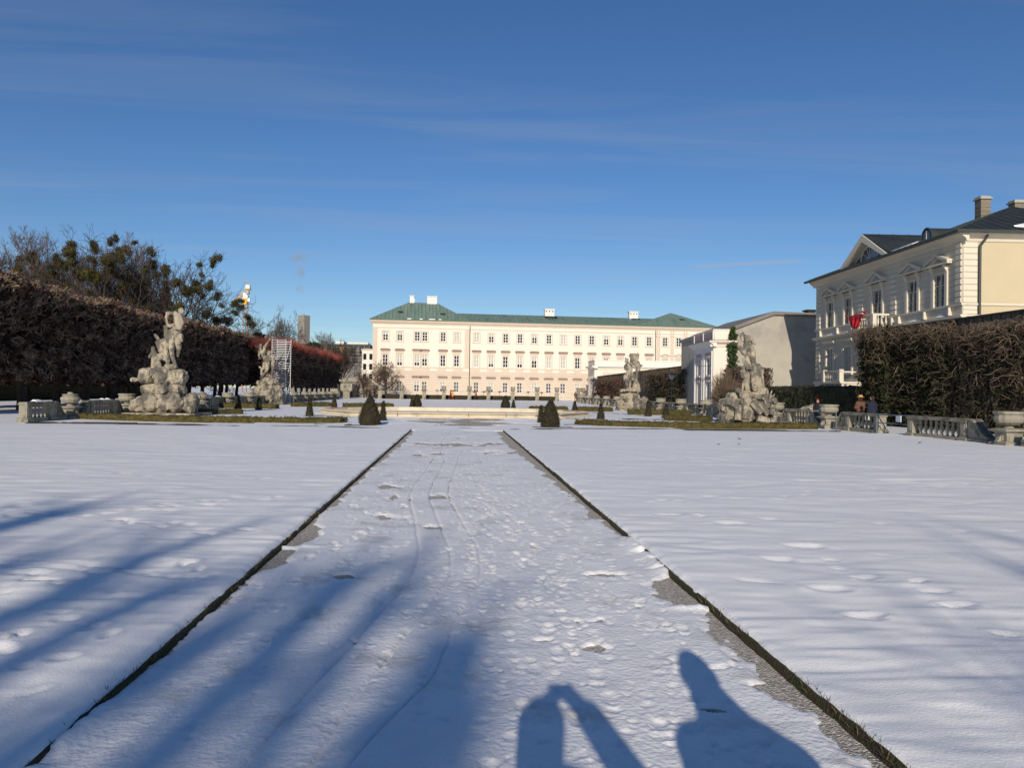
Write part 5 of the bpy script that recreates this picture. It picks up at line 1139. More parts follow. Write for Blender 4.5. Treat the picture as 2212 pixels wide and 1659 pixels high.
# ================================================================== TREES AND CLIMBERS
def grow(seed, H, r0, levels=5, trunk=.3, spread=.9, kids=(7, 6, 5, 5, 4), ratio=(.55, .55, .5, .5, .5), upb=.12, wander=.22, rmin=.012, droop=0, flat=1.0):
    """bare tree: list of (points, radii, level)"""
    rs = np.random.default_rng(seed); out_ = []
    def br(p, d, l_, r_, lev):
        n = 6 if lev == 0 else (5 if lev < 3 else 3); pts = [p]; d = d/np.linalg.norm(d); step = l_/n
        for i in range(n):
            d = d+rs.normal(0, wander*(.35 if lev == 0 else 1), 3)/math.sqrt(n)*1.4; d[2] += upb*(lev > 0)*(1 if lev < 3 else .5)-droop*(lev >= 2)*(i+1)/n; d /= np.linalg.norm(d); pts.append(pts[-1]+d*step*np.array([1, 1, flat]))
        rad = np.linspace(r_, max(rmin, r_*(.5 if lev == 0 else .42)), n+1); out_.append((np.array(pts), rad, lev))
        if lev >= levels: return
        k = kids[min(lev, len(kids)-1)]
        for j in range(k):
            t = (trunk+(1-trunk)*((j+.6)/k)) if lev == 0 else rs.uniform(.25, 1.0); t = min(t, 1)
            q = t*n; i = min(int(q), n-1); pp = pts[i]+(pts[i+1]-pts[i])*(q-i); dd = pts[i+1]-pts[i]; dd = dd/np.linalg.norm(dd)
            az = rs.uniform(0, 2*math.pi) if lev else (2.4*j+rs.uniform(-.4, .4)); a = np.cross(dd, [0, 0, 1.] if abs(dd[2]) < .9 else [1., 0, 0]); a /= np.linalg.norm(a); b = np.cross(dd, a)
            sp = spread*rs.uniform(.7, 1.25); nd = dd*math.cos(sp)+(a*math.cos(az)+b*math.sin(az))*math.sin(sp)
            ll = l_*ratio[min(lev, len(ratio)-1)]*rs.uniform(.75, 1.25)*(1.15-.45*t if lev == 0 else 1)
            br(pp, nd, ll, max(rmin, rad[i]*(.58 if lev == 0 else .56)), lev+1)
        if lev > 0 and lev < levels: br(pts[-1], d, l_*.5, max(rmin, rad[-1]), lev+1)
    br(np.zeros(3), np.array([0, 0, 1.]), H*.62, r0, 0)
    top = max(p[0][:, 2].max() for p in out_); f = H/top
    return [(p*f, r_*min(1, f*1.05), lv) for p, r_, lv in out_]
def tree_meshes(paths, bark, twig, split=1):
    V, F, V2, F2 = [], [], [], []
    for p, r_, lv in paths:
        if lv <= split: tubes_into(V, F, [(p, r_)], 7 if lv == 0 else 5)
        else: tubes_into(V2, F2, [(p, r_)], 4 if lv == 2 else 3)
    return MB().add(V, F).mesh('trunk', bark), MB().add(V2, F2).mesh('crown', twig)
# mistletoe ball: short forked twigs with small leathery leaves
def mistle(seed):
    rs = np.random.default_rng(seed); V = []; F = []
    for i in range(800):
        d = rs.normal(0, 1, 3); d /= np.linalg.norm(d); lob = [np.zeros(3), np.array([.45, .15, .25]), np.array([-.35, -.3, -.35])][i % 3]; q = lob+d*rs.uniform(.15, 1.0)**.5*(.85 if i % 3 else 1)*(1+.2*math.sin(5*d[0]+3*d[2])); t = rs.normal(0, 1, 3); t /= np.linalg.norm(t); s = rs.uniform(.12, .24); u_ = np.cross(t, d); b = len(V)
        V += [tuple(q-t*s), tuple(q+u_*s*.45), tuple(q+t*s), tuple(q-u_*s*.45)]; F.append((b, b+1, b+2, b+3))
    return MB().add(V, F).mesh('mistletoe', M['mist'])
MIS = [mistle(1), mistle(2), mistle(3)]
GA = tree_meshes(grow(11, 20, .34, 5, .22, .55, (9, 5, 5, 4, 4), (.62, .55, .5, .5, .5), upb=.16, wander=.2, rmin=.013), M['bark'], M['twig'])
GB_p = grow(12, 20, .36, 4, .26, .66, (7, 5, 5, 4), (.66, .6, .55, .5), upb=.12, wander=.34, rmin=.02); GB = tree_meshes(GB_p, M['bark'], M['bark'], 2)
GC_p = grow(17, 18, .40, 4, .2, .95, (7, 5, 5, 4), (.66, .6, .55, .5), upb=.03, wander=.42, rmin=.02); GC = tree_meshes(GC_p, M['bark'], M['bark'], 2)
GD = tree_meshes(grow(23, 17, .26, 5, .22, .62, (7, 5, 5, 4, 4), (.66, .6, .5, .5, .5), upb=.10, wander=.3, rmin=.015), M['bark'], M['bark2'])
def tree(me, X, Y, h, base, label, rz=0, wx=1.0, name='bare_tree', group='bare trees behind the hedge', cat='tree'):
    o = empty(name, (X, Y, 0), rz, label, cat, group); f = h/base; o.scale = (f*wx, f*wx, f); mobj('trunk', me[0], o); mobj('crown', me[1], o); return o
def add_mist(o, paths, n, seed, lo=.45, rr_=(.35, .75)):
    rs = random.Random(seed); c = [(p[-1], lv) for p, r_, lv in paths if lv in (2, 3) and p[-1][2] > lo*20]; zmax = max(q[0][2] for q in c)
    for k in range(n):
        q = rs.choice(c)[0] if rs.random() < .55 else max(rs.sample(c, 3), key=lambda t: t[0][2])[0]
        s = rs.uniform(*rr_); mobj('mistletoe', rs.choice(MIS), o, tuple(q), (rs.uniform(0, 3), rs.uniform(0, 3), 0), (s, s, s*rs.uniform(.8, 1.1)))
Yt = 104
def tx(dx_): return -(985-dx_)/1647*Yt
t = tree(GA, tx(10), Yt, 22.5, 20, 'bare brown tree at the left picture edge above the clipped hedge', 1.0, 1.0)
t = tree(GA, tx(62), Yt+6, 23.5, 20, 'bare brown fine twigged tree, second from the left above the hedge', 2.5, 1.0)
t = tree(GB, tx(148), Yt, 22.3, 20, 'tree with mistletoe clumps left of the two heaviest ones', 0.3); add_mist(t, GB_p, 16, 1, .5)
t = tree(GA, tx(222), Yt+3, 23.2, 20, 'tall bare tree between two mistletoe laden trees', 4.0, 1.0); add_mist(t, GB_p, 5, 2, .4, (.3, .5))
t = tree(GB, tx(300), Yt-2, 22.0, 20, 'dark tree most heavily laden with mistletoe balls', 2.0); add_mist(t, GB_p, 34, 3, .5, (.4, .75))
t = tree(GB, tx(385), Yt+2, 20.3, 20, 'leaning tree with mistletoe balls strung along its limbs', 4.4); add_mist(t, GB_p, 20, 4)
t = tree(GC, tx(470), Yt+4, 15.2, 18, 'low wide crooked tree with mistletoe left of the crane', .6, 1.1); add_mist(t, GC_p, 24, 5, .35, (.4, .75))
t = tree(GB, tx(105), Yt+5, 21.8, 20, 'twiggy tree with few mistletoe balls, third from the left above the hedge', 5.2); add_mist(t, GB_p, 5, 8)
t = tree(GA, tx(262), Yt+9, 22.0, 20, 'bare tree right behind the heaviest mistletoe tree', 5.5, .9)
t = tree(GB, tx(340), Yt+4, 21.4, 20, 'mistletoe tree between the heaviest one and the leaning one', 1.1); add_mist(t, GB_p, 17, 9)
t = tree(GD, -35.5, 148, 17.4, 17, 'bare forked tree right of the crane, left one of two', .5, .8); t = tree(GD, -32.2, 149, 17.0, 17, 'bare forked tree right of the crane, right one of two', 2.2, .62)
t = tree(GA, -40.5, 240, 19.5, 20, 'small rounded bare tree right of the concrete tower', 2.2, 1.35, group='far bare trees')
t = tree(GA, -24.2, 165, 12.5, 20, 'dark bare tree before the scaffolded building left of the palace', 1.2, 1.3, group='far bare trees')
t = tree(GA, -26.5, 172, 12, 20, 'bare tree just behind the end of the red twigged hedge', 3.2, 1.5, group='far bare trees')
# conifers / evergreen crowns that show behind the hedge
def evergreen(X, Y, h, r_, label, seed, round_=False):
    o = empty('evergreen_tree', (X, Y, 0), 0, label, 'tree', 'evergreen trees behind the hedge'); rs = np.random.default_rng(seed); V = []; F = []
    MB().lathe([(.2, 0), (.12, h*.8)], n=6).build('trunk', M['bark'], o)
    for i in range(2600):
        t_ = rs.random(); a = rs.uniform(0, 6.28); z = h*(.2+.8*t_); R_ = (r_*math.sqrt(max(.02, 1-(2*t_-.9)**2/1.3)) if round_ else r_*(1-t_)**.8+.1)*rs.uniform(.55, 1.08)
        q = np.array([R_*math.cos(a), R_*math.sin(a), z]); s = rs.uniform(.15, .4); u_ = rs.normal(0, 1, 3)*s; v_ = rs.normal(0, 1, 3)*s; b = len(V); V += [tuple(q), tuple(q+u_), tuple(q+v_)]; F.append((b, b+1, b+2))
    MB().add(V, F).build('crown', M['ever'], o); return o
evergreen(tx(329), Yt+8, 15.6, 1.9, 'small dark conifer tip between the mistletoe trees above the hedge', 1)
evergreen(-35, 190, 12.8, 3.5, 'dark evergreen clump left of the concrete tower foot', 2, True); evergreen(-42, 235, 13.2, 5, 'dark evergreen clump under the rounded bare tree', 3, True)
evergreen(-30.5, 120, 9.8, 1.6, 'dark evergreen top right of the low mistletoe tree', 4, True)

# ---------------------------------------------------------------- clipped lime rows on the left
def hedge_crown(seed, lx, ly, z0, z1, n=900, whips=0, wcol=None, leaves=1500):
    """box clipped crown: crooked pruned branches with knuckles inside a block; a few withered leaves"""
    rs = np.random.default_rng(seed); V = []; F = []
    for i in range(n):
        f = rs.random()
        c = np.array([rs.uniform(-lx, lx), rs.uniform(-ly, ly), rs.uniform(z0, z1)])
        if f < .55: c[0] = lx*rs.uniform(.72, .95)          # most of it on the garden side
        elif f < .75: c[2] = z1-rs.uniform(.05, .4)
        out_ = np.array([c[0]/lx, .5*c[1]/ly, (c[2]-(z0+z1)/2)/(z1-z0)*2]); kn = rs.uniform(.05, .10)
        capV = MB(); capsule(capV, c, c+rs.normal(0, .09, 3), kn, kn*.8, 6); b0 = len(V); V += capV.v; F += [tuple(q+b0 for q in g) for g in capV.f]
        tubes_into(V, F, [(np.array([c-out_*rs.uniform(.5, 1.1)+rs.normal(0, .25, 3), c-out_*.25+rs.normal(0, .1, 3), c]), [.04, .045, .06])], 5)
        for q in range(int(rs.integers(5, 12))):           # short pruned shoots out of each knuckle
            d = rs.normal(0, .8, 3)+out_*.7; d /= np.linalg.norm(d); l_ = rs.uniform(.18, .62); pts = [c]
            for k in range(3):
                d = d+rs.normal(0, .45, 3); d /= np.linalg.norm(d); pts.append(np.clip(pts[-1]+d*l_/3, [-lx, -ly-.1, z0-.25], [lx+.16, ly+.1, z1+.18]))
            r_ = rs.uniform(.014, .04); tubes_into(V, F, [(np.array(pts), [r_*1.5, r_, r_*.8, r_*1.1])], 4)
    for i in range(22):                                      # main limbs fanning out of the stem head
        a = rs.uniform(-1, 1); b_ = rs.uniform(-1, 1); tubes_into(V, F, [(np.array([[0, 0, z0-.2], [a*lx*.5, b_*ly*.5, z0+1.2], [a*lx*.9, b_*ly*.9, rs.uniform(z0+1.5, z1)]]), [.12, .09, .05])], 5)
    br_ = MB().add(V, F).mesh('crown', M['twig_hedge']); V = []; F = []
    for i in range(leaves):
        p = np.array([rs.uniform(-lx, lx*.8), rs.uniform(-ly, ly), rs.uniform(z0, z1-.1)]); s = rs.uniform(.09, .24); a = rs.normal(0, 1, 3)*s; b_ = rs.normal(0, 1, 3)*s; k = len(V); V += [tuple(p-a), tuple(p+b_), tuple(p+a), tuple(p-b_)]; F.append((k, k+1, k+2, k+3))
    lf = MB().add(V, F).mesh('withered_leaves', M['deadleaf']); wh = None
    if whips:
        V = []; F = []
        for i in range(whips):
            p = np.array([rs.uniform(-lx, lx), rs.uniform(-ly, ly), z1-rs.uniform(0, .7)]); d = np.array([rs.normal(0, .2), rs.normal(0, .2), 1]); l_ = rs.uniform(.5, 1.35)
            tubes_into(V, F, [(np.array([p, p+d*l_*.5, p+d*l_+rs.normal(0, .08, 3)]), [.022, .017, .009])], 3)
        wh = MB().add(V, F).mesh('red_shoots', M['twig_red'])
    return br_, lf, wh
stem_me = MB().tube([(0, 0, 0), (.05, .03, .9), (-.03, -.04, 1.8), (.0, .0, 2.6), (.03, .05, 4.2)], [.24, .19, .17, .19, .08], 8).mesh('trunk', M['bark'])
HC = [hedge_crown(40+k, 2.0, 2.25, 2.0, 7.75, 150) for k in range(3)]
HR = [hedge_crown(50+k, 1.9, 2.3, 1.7, 8.2, 60, 520, leaves=900) for k in range(2)]
HF = [hedge_crown(60+k, 2.2, 2.15, 1.9, 6.9, 75, 820, leaves=1100) for k in range(2)]
rs = random.Random(77)
def hedge_tree(X, Y, me, label, group, s=1.0):
    o = empty('clipped_lime', (X, Y, 0), 0, label, 'tree', group); o.scale = (1, rs.choice((1, -1)), s)
    mobj('trunk', stem_me, o, None, (0, 0, rs.uniform(0, 6))); mobj('crown', me[0], o); mobj('withered_leaves', me[1], o)
    if me[2]: mobj('red_shoots', me[2], o)
for k in range(15): hedge_tree(-27.2, 37+4.3*k, HC[k % 3], 'box clipped lime tree of the dark near row, %s from the camera' % ORD[k], 'near clipped lime row', rs.uniform(.97, 1.03)*(1 if k < 9 else 1.02))
for k in range(13): hedge_tree(-33.0, 48+4.5*k, HR[k % 2], 'clipped lime with red shoots behind the near row, %s from the camera' % ORD[k], 'rear clipped lime row', 1.0+rs.uniform(-.02, .03))
for k in range(12): hedge_tree(-23.4, 97+4.2*k, HF[k % 2], 'red topped clipped lime of the far row, %s beyond the scaffold tower' % ORD[k], 'far clipped lime row', rs.uniform(.97, 1.03))
hedge_run([(-44, 30), (-44, 110)], 1.2, 3.0, 'added dark hedge backdrop standing in for the shade behind the lime trunks', 'ever', 'added backdrop behind the limes', step=.6, amp=.12)  # invented evergreen backdrop, keeps the gaps between the trunks dark

# ---------------------------------------------------------------- right hand boarded wall with climbers
def board_wall(X, y0, y1, h0, h1, bw, label, cap=True):
    o = empty('board_wall', (X, y0, 0), 0, label, 'wall', 'boarded garden walls'); n = int((y1-y0)/bw)
    bm = MB().box(0, .05, .012, bw-.012, 0, 1).mesh('board', M['wood'])
    for i in range(n):
        h = h0+(h1-h0)*(i+.5)/n; mobj('board', bm, o, (.0 if i % 2 else .02, i*bw, 0), None, (1, 1, h))
    MB().box(.08, .2, 0, y1-y0, 0, min(h0, h1)-.1).build('backing', M['wood'], o)
    if cap: MB().add([(-.08, 0, h0), (.3, 0, h0), (.3, y1-y0, h1), (-.08, y1-y0, h1), (-.08, 0, h0+.09), (.3, 0, h0+.09), (.3, y1-y0, h1+.09), (-.08, y1-y0, h1+.09)], [(0, 1, 2, 3), (4, 5, 6, 7), (0, 1, 5, 4), (1, 2, 6, 5), (2, 3, 7, 6), (3, 0, 4, 7)]).build('coping', M['slate'], o)
    return o
board_wall(24.2, 26, 44, 5.32, 5.42, .3, 'tall boarded wall behind the climbers in front of the villa')
board_wall(24.4, 77.5, 131, 4.55, 4.3, .55, 'tall boarded wall running from the pavilion to the low white wing')
def climber(X, y0, y1, zt, n, seed, label, mat='twig_pale', thick=.9, evergreen_=0, leafmat='ever', reds=0, stems=8):
    rs = np.random.default_rng(seed); o = empty('climbing_shrub', (X, (y0+y1)/2, 0), 0, label, 'plant', 'climbers on the garden walls'); yc = (y0+y1)/2; V = []; F = []; VS = []; FS = []
    for i in range(stems):                                  # upright main stems
        y = rs.uniform(y0, y1)-yc; p = np.array([-.15, y, 0]); pts = [p]; m = 9
        for k in range(m): pts.append(np.array([-.15-rs.uniform(0, .25), pts[-1][1]+rs.normal(0, .16), (k+1)/m*zt*rs.uniform(.94, 1.0)]))
        tubes_into(VS, FS, [(np.array(pts), np.linspace(.075, .025, m+1))], 6)
    for i in range(n):
        z = zt*(rs.random()**.72 if rs.random() < .7 else 1-.12*rs.random()); p = np.array([-rs.uniform(.0, thick)*(.35+.65*z/zt), rs.uniform(y0, y1)-yc, z]); d = rs.normal(0, 1, 3)*np.array([.5, 1.1, .9]); d /= np.linalg.norm(d); l_ = rs.uniform(.25, 1.15); pts = [p]; m = 5
        for k in range(m):
            d = d+rs.normal(0, .6, 3); d[2] -= .05; d /= np.linalg.norm(d); q = pts[-1]+d*l_/m; q[0] = min(q[0], -.01); q[2] = min(max(q[2], .05), zt+.12+.2*rs.random()); pts.append(q)
        r_ = .007+.026*rs.random()**3; tubes_into(V, F, [(np.array(pts), np.linspace(r_, r_*.4, m+1))], 4 if r_ > .02 else 3)
    MB().add(VS, FS).build('stems', M['twig_pale'], o); MB().add(V, F).build('twigs', M[mat], o)
    if evergreen_:
        V = []; F = []
        for i in range(evergreen_):
            z = zt*rs.random()**.8; p = np.array([-rs.uniform(.02, thick*.75), rs.uniform(y0, y1)-yc, z]); s = rs.uniform(.05, .16); a = rs.normal(0, 1, 3)*s; b_ = rs.normal(0, 1, 3)*s; k = len(V); V += [tuple(p), tuple(p+a), tuple(p+b_)]; F.append((k, k+1, k+2))
        MB().add(V, F).build('leaves', M[leafmat], o)
    if reds:
        V = []; F = []
        for i in range(reds):
            p = np.array([-rs.uniform(.05, thick), rs.uniform(y0, y1)-yc, zt*rs.random()**.7]); s = rs.uniform(.03, .09); k = len(V); V += [tuple(p+np.array([0, -s, 0])), tuple(p+np.array([-.02, s, -.01])), tuple(p+np.array([0, 0, -3.2*s]))]; F.append((k, k+1, k+2))
        MB().add(V, F).build('seed_pods', M['deadleaf'], o)
    return o
climber(24.0, 39.4, 42.3, 5.35, 1900, 1, 'dense half evergreen climber at the far end of the villa side wall', thick=1.35, evergreen_=11000, reds=0, stems=9)
climber(24.1, 35.0, 39.8, 5.1, 1800, 2, 'tangled brown climber in the middle of the villa side wall', thick=1.0, evergreen_=7500, reds=0, stems=14)
climber(24.1, 30.3, 35.8, 4.75, 1900, 3, 'thinner climber with upright grey stems at the right picture edge', thick=.8, evergreen_=2200, reds=0, stems=16)
climber(24.1, 25.5, 30.7, 4.9, 600, 4, 'climber on the nearest end of the villa side wall', thick=.8, evergreen_=900, reds=0, stems=10)
climber(24.3, 110, 130, 3.9, 1700, 5, 'brown leafy climber left of the far right statue', thick=1.6, evergreen_=5000, leafmat='deadleaf', stems=8)
climber(24.3, 99, 108, 4.3, 500, 6, 'thin climber on the boarded wall right of the far right statue', thick=.5, stems=14)
climber(24.3, 78.5, 93, 4.2, 1800, 7, 'dark tangled climber beside the pavilion with a lantern in front', thick=1.5, evergreen_=4200, reds=0, stems=10)
# dark yew hedge before the villa
hedge_run([(25.0, 41.5), (24.6, 45), (24.4, 60)], 1.5, 2.18, 'tall dark yew hedge between the climbers and the near right statue', 'ever', 'tall hedges on the right', amp=.12, step=.3)
hedge_run([(21.2, 57.0), (23.2, 60.0)], 1.6, 1.9, 'dark green hedge block at the pavilion corner behind the near right statue', 'ever', 'tall hedges on the right', amp=.12, step=.3)
# brown clipped hornbeam block and twiggy shrub by the pavilion
def twig_block(X, Y, lx, ly, z0, z1, n, seed, label, mat, name, round_=False, r_=(.008, .02)):
    rs = np.random.default_rng(seed); o = empty(name, (X, Y, 0), 0, label, 'shrub'); V = []; F = []
    for i in range(n):
        a = np.array([rs.uniform(-lx, lx)*.3, rs.uniform(-ly, ly)*.3, z0*.5]); 
        if round_:
            d = rs.normal(0, 1, 3); d[2] = abs(d[2])+.2; d /= np.linalg.norm(d); e = np.array([d[0]*lx, d[1]*ly, z0+d[2]*(z1-z0)])*rs.uniform(.7, 1.05)
        else: a = np.array([rs.uniform(-lx, lx), rs.uniform(-ly, ly), rs.uniform(z0, z1)]); e = a+rs.normal(0, .4, 3); e = np.clip(e, [-lx, -ly, z0], [lx, ly, z1])
        m_ = (a+e)/2+rs.normal(0, .12, 3); q = rs.uniform(*r_); tubes_into(V, F, [(np.array([a, m_, e]), [q*1.3, q, q*.6])], 3)
    MB().add(V, F).build('twigs', M[mat], o); MB().tube([(0, 0, 0), (0, 0, z0+.3)], .07, 6).build('stem', M['bark'], o); return o
twig_block(24.6, 62.6, 1.5, 1.3, .6, 3.85, 3200, 1, 'brown clipped block of twigs at the ivy covered corner of the pavilion', 'twig', 'clipped_hornbeam', r_=(.014, .035))
twig_block(21.9, 60.8, 1.5, 1.5, 1.0, 3.7, 900, 2, 'loose pale twiggy shrub in front of the pavilion', 'twig_pale', 'twiggy_shrub', True)
# ivy on the pavilion corner
o = empty('ivy', (23.75, 64.95, 0), 0, 'green ivy climbing the corner between pavilion and grey gable', 'plant'); rs2 = np.random.default_rng(3); V = []; F = []
for i in range(3600):
    z = rs2.uniform(2.2, 7.35); wv = .62*(1 if z < 5.6 else max(.18, 1-(z-5.6)/1.9))*(.75+.3*math.sin(z*2.3)); p = np.array([.25+rs2.normal(0, .5)*wv*.8, rs2.uniform(-.3, .1), z]); s = rs2.uniform(.05, .13); a = rs2.normal(0, 1, 3)*s; b_ = rs2.normal(0, 1, 3)*s; k = len(V); V += [tuple(p), tuple(p+a), tuple(p+a+b_), tuple(p+b_)]; F.append((k, k+1, k+2, k+3))
MB().add(V, F).build('leaves', M['ivy'], o); MB().tube([(.2, 0, 0), (.3, -.02, 3), (.15, 0, 6.8)], .05, 5).build('stem', M['bark'], o)
# rough stone mound behind the right balustrade
o = empty('rock_mound', (20.6, 43.0, 0), 0, 'grey rounded rock mound behind the balustrade right of the near right statue', 'rock'); rock('rock', [(0, .2, 1.2, .75, 0, .9), (.3, .5, .7, .6, .1, .6), (-.5, .3, .6, .5, 0, .6)], o, .07, seed=12)
# bare weeping tree before the left wing of the palace
WP = grow(31, 7.5, .30, 4, .18, 1.0, (10, 7, 6, 5), (.72, .6, .5, .5), upb=.05, wander=.3, rmin=.018, droop=.16); WM = tree_meshes(WP, M['bark'], M['twig'], 1)
tree(WM, -12.6, 139.5, 7.4, 7.5, 'wide bare weeping tree in front of the left wing of the palace', .4, 1.0, group='trees before the palace')
tree(WM, -16.8, 141.5, 5.6, 7.5, 'smaller bare tree beside the left palace corner', 2.0, .8, group='trees before the palace')

# trees and a clipped yew column behind the photographer; their shadows fall across the snow
def pollard(X, Y, fork, limbs, label, seed, tw=26):
    """pollarded lime: stout stem, upright limbs with thickened heads and short shoots; limbs: (x, top z, radius)"""
    rs = np.random.default_rng(seed); o = empty('pollarded_tree', (X, Y, 0), 0, label, 'tree', 'pollarded trees behind the camera'); V = []; F = []
    MB().tube([(0, 0, 0), (.1, .05, fork*.5), (0, 0, fork)], [.5, .4, .42], 9).build('trunk', M['bark'], o)
    for (x, zt, r_) in limbs:
        dx_ = x-X; y = rs.uniform(-.4, .4); z1 = min(zt-1.8, fork+2.6)
        p = [(0, 0, fork-.3), (dx_*.45, y*.5, fork+(z1-fork)*.35), (dx_*.9, y, z1), (dx_+rs.normal(0, .06), y, (z1+zt)/2), (dx_, y, zt)]
        MB().tube(p, [r_*1.6, r_*1.35, r_*1.1, r_, r_*1.15], 8).build('limb', M['bark'], o)
        for i in range(tw):
            q = np.array([dx_, y, zt-rs.random()**2*2.4]); d = rs.normal(0, 1, 3); d[2] = abs(d[2])+.5; d /= np.linalg.norm(d); l_ = rs.uniform(.5, 1.7); tubes_into(V, F, [(np.array([q, q+d*l_*.5+rs.normal(0, .08, 3), q+d*l_]), [.035, .025, .012])], 4)
    MB().add(V, F).build('shoots', M['bark'], o)
pollard(-5.9, -24, 6, [(-7.15, 12.2, .15), (-6.48, 11.75, .12), (-5.72, 11.5, .15), (-5.2, 11.85, .14), (-4.78, 11.5, .10), (-8.2, 12.0, .09)], 'pollarded tree behind the camera whose upright limbs shade the left foreground', 1)
pollard(-10.2, -24.5, 7, [(-9.6, 13.5, .2), (-10.6, 12.9, .15), (-11.5, 13.2, .18), (-9.0, 12.2, .1)], 'pollarded tree behind the camera, farther left, shading the left lawn', 2)
pollard(.8, -24.5, 6.5, [(.75, 12.0, .11), (-.9, 11.0, .08), (1.9, 12.2, .12), (2.8, 12.0, .1)], 'pollarded tree behind the camera on the right', 3, 14)
pollard(-5.4, -30, 7.5, [(-4.88, 13.5, .23), (-5.05, 13.1, .2), (-4.60, 13.2, .05), (-6.6, 13.1, .1)], 'pollarded tree behind the camera whose thick limb shades the middle of the path', 4, 8)
# ================================================================== BACKGROUND, STREET FURNITURE, PEOPLE
# tower crane
cr = empty('tower_crane', (-62.3, 230, 0), 0, 'tower crane with white ballast boxes and yellow jib behind the trees', 'crane')
ms = MB()
for x in (-.6, .6):
    for y in (-.6, .6): ms.tube([(x, y, 0), (x, y, 26)], .09, 4)
for i in range(20):
    z = i*1.3
    for a, b in (((-.6, -.6), (.6, -.6)), ((.6, -.6), (.6, .6)), ((-.6, .6), (-.6, -.6))): ms.tube([(a[0], a[1], z), (b[0], b[1], z+1.3)], .06, 3); ms.tube([(a[0], a[1], z), (b[0], b[1], z)], .06, 3)
ms.build('mast', M['crane_r'], cr); MB().box(-.75, .65, -.8, .8, 26, 27.9).build('slewing_ring', M['crane_y'], cr); MB().prism([(-.55, 27.9), (.75, 27.9), (.75, 28.8), (-.1, 29.5), (-.55, 29.5)], 'y', -.8, .8).build('ballast', M['crane_w'], cr)
MB().box(.1, 1.0, -.6, .6, 29.2, 30.3).build('ballast', M['grey'], cr); MB().box(-.1, 1.4, -.9, .9, 30.55, 30.85).build('platform', M['crane_y'], cr); MB().box(.1, 1.25, -.7, .7, 30.85, 31.8).build('ballast', M['crane_w'], cr)
MB().tube([(-.5, 0, 27.9), (.25, 0, 33.4)], .1, 4).tube([(.9, 0, 30.8), (.25, 0, 33.4)], .1, 4).tube([(.6, 0, 31), (.5, .3, 33.2)], .07, 4).build('apex', M['crane_r'], cr)
j = MB()
for k, (dy, dz) in enumerate(((-.3, 0), (.3, 0), (0, .7))): j.tube([(-.6, dy, 29.3+dz), (-4.2, dy, 25.4+dz)], .11, 4)
for i in range(8): t = i/8; j.tube([(-.6-3.6*t, -.3, 29.3-3.9*t), (-1.0-3.6*t, 0, 29.6-3.9*t)], .07, 3)
j.build('jib', M['crane_y'], cr); MB().tube([(.25, 0, 33.3), (-4.2, 0, 26)], .03, 3).build('tie_rod', M['iron'], cr); MB().box(.7, 1.3, -.5, .5, 27, 27.9).build('cab', M['alu'], cr)
# concrete tower with its smoke
tw = empty('concrete_tower', (-79.2, 402, 0), 0, 'plain grey concrete tower block far behind the trees', 'tower')
MB().add([(-3.0, 0, 0), (.7, -2.4, 0), (3.0, 1.0, 0), (0, 3.4, 0), (-3.0, 0, 39.4), (.7, -2.4, 39.4), (3.0, 1.0, 39.4), (0, 3.4, 39.4)], [(4, 5, 6, 7), (0, 1, 5, 4), (1, 2, 6, 5), (2, 3, 7, 6), (3, 0, 4, 7)]).build('shaft', M['conc'], tw)
gr = MB()
for i in range(1, 9): z = 39.4*i/9; gr.tube([(-3.02, -.02, z), (.7, -2.43, z), (3.03, 1.0, z)], .03, 3)
gr.build('formwork_joints', M['far_grey'], tw); MB().lathe([(.5, 39.4), (.5, 40.4)], -.3, 0, 8).build('vent', M['grey'], tw)
sm = bpy.data.materials.new('smoke'); sm.use_nodes = True; snt = sm.node_tree; snt.nodes.clear(); so_ = snt.nodes.new('ShaderNodeOutputMaterial'); sv = snt.nodes.new('ShaderNodeVolumePrincipled'); sv.inputs['Color'].default_value = (.86, .84, .86, 1)
sn1 = snt.nodes.new('ShaderNodeTexNoise'); sn1.inputs['Scale'].default_value = .16; sn1.inputs['Detail'].default_value = 4; sco = snt.nodes.new('ShaderNodeTexCoord'); snt.links.new(sco.outputs['Object'], sn1.inputs['Vector']); smr = snt.nodes.new('ShaderNodeMapRange'); smr.inputs[1].default_value = .46; smr.inputs[2].default_value = .75; smr.inputs[4].default_value = .22
snt.links.new(sn1.outputs['Fac'], smr.inputs[0]); snt.links.new(smr.outputs[0], sv.inputs['Density']); snt.links.new(sv.outputs[0], so_.inputs['Volume'])
smo = blob('smoke_plume', [((0, 0, 2), (-.8, 0, 10), .8, 2.6), ((-.8, 0, 10), (-2.5, 0, 20), 2.6, 3), ((-2.5, 0, 20), (-2.0, 0, 29), 3, 4.2), ((-4, 0, 30), (5, 0, 31), 3.2, 2.4)], sm, None, .8, (), 3); smo.location = (-79.8, 402, 39.6)
tag(smo, 'faint pale smoke rising above the concrete tower', 'smoke', kind='stuff')
# scaffolded building and terraces left of the palace
sb = empty('scaffolded_building', (-27.2, 231, 0), 0, 'dark building wrapped in scaffolding left of the palace', 'building')
MB().box(-22, 1.0, 0, 14, 0, 14.3).build('wall', M['far_grey'], sb); MB().box(-22.5, 1.6, -1, 14, 14.3, 14.9).build('roof_edge', M['slate'], sb); MB().box(-9, -6.6, 1, 10, 14.9, 15.9).build('roof_box', M['white'], sb); MB().box(-5.8, .5, 2, 10, 14.9, 15.7).build('roof_box', M['white'], sb)
MB().box(-7.5, -6.4, -.1, .2, 11.4, 14.1).build('panel', M['crane_y'], sb)
for i in range(9): MB().box(-21+i*2.4, -19.6+i*2.4, -.06, .2, 11.5, 13.9).build('window', M['ivy'] if i % 2 else M['glass'], sb)
scf = MB()
for i in range(15): scf.tube([(-21+i*1.6, -1.3, 0), (-21+i*1.6, -1.3, 15.3)], .05, 4)
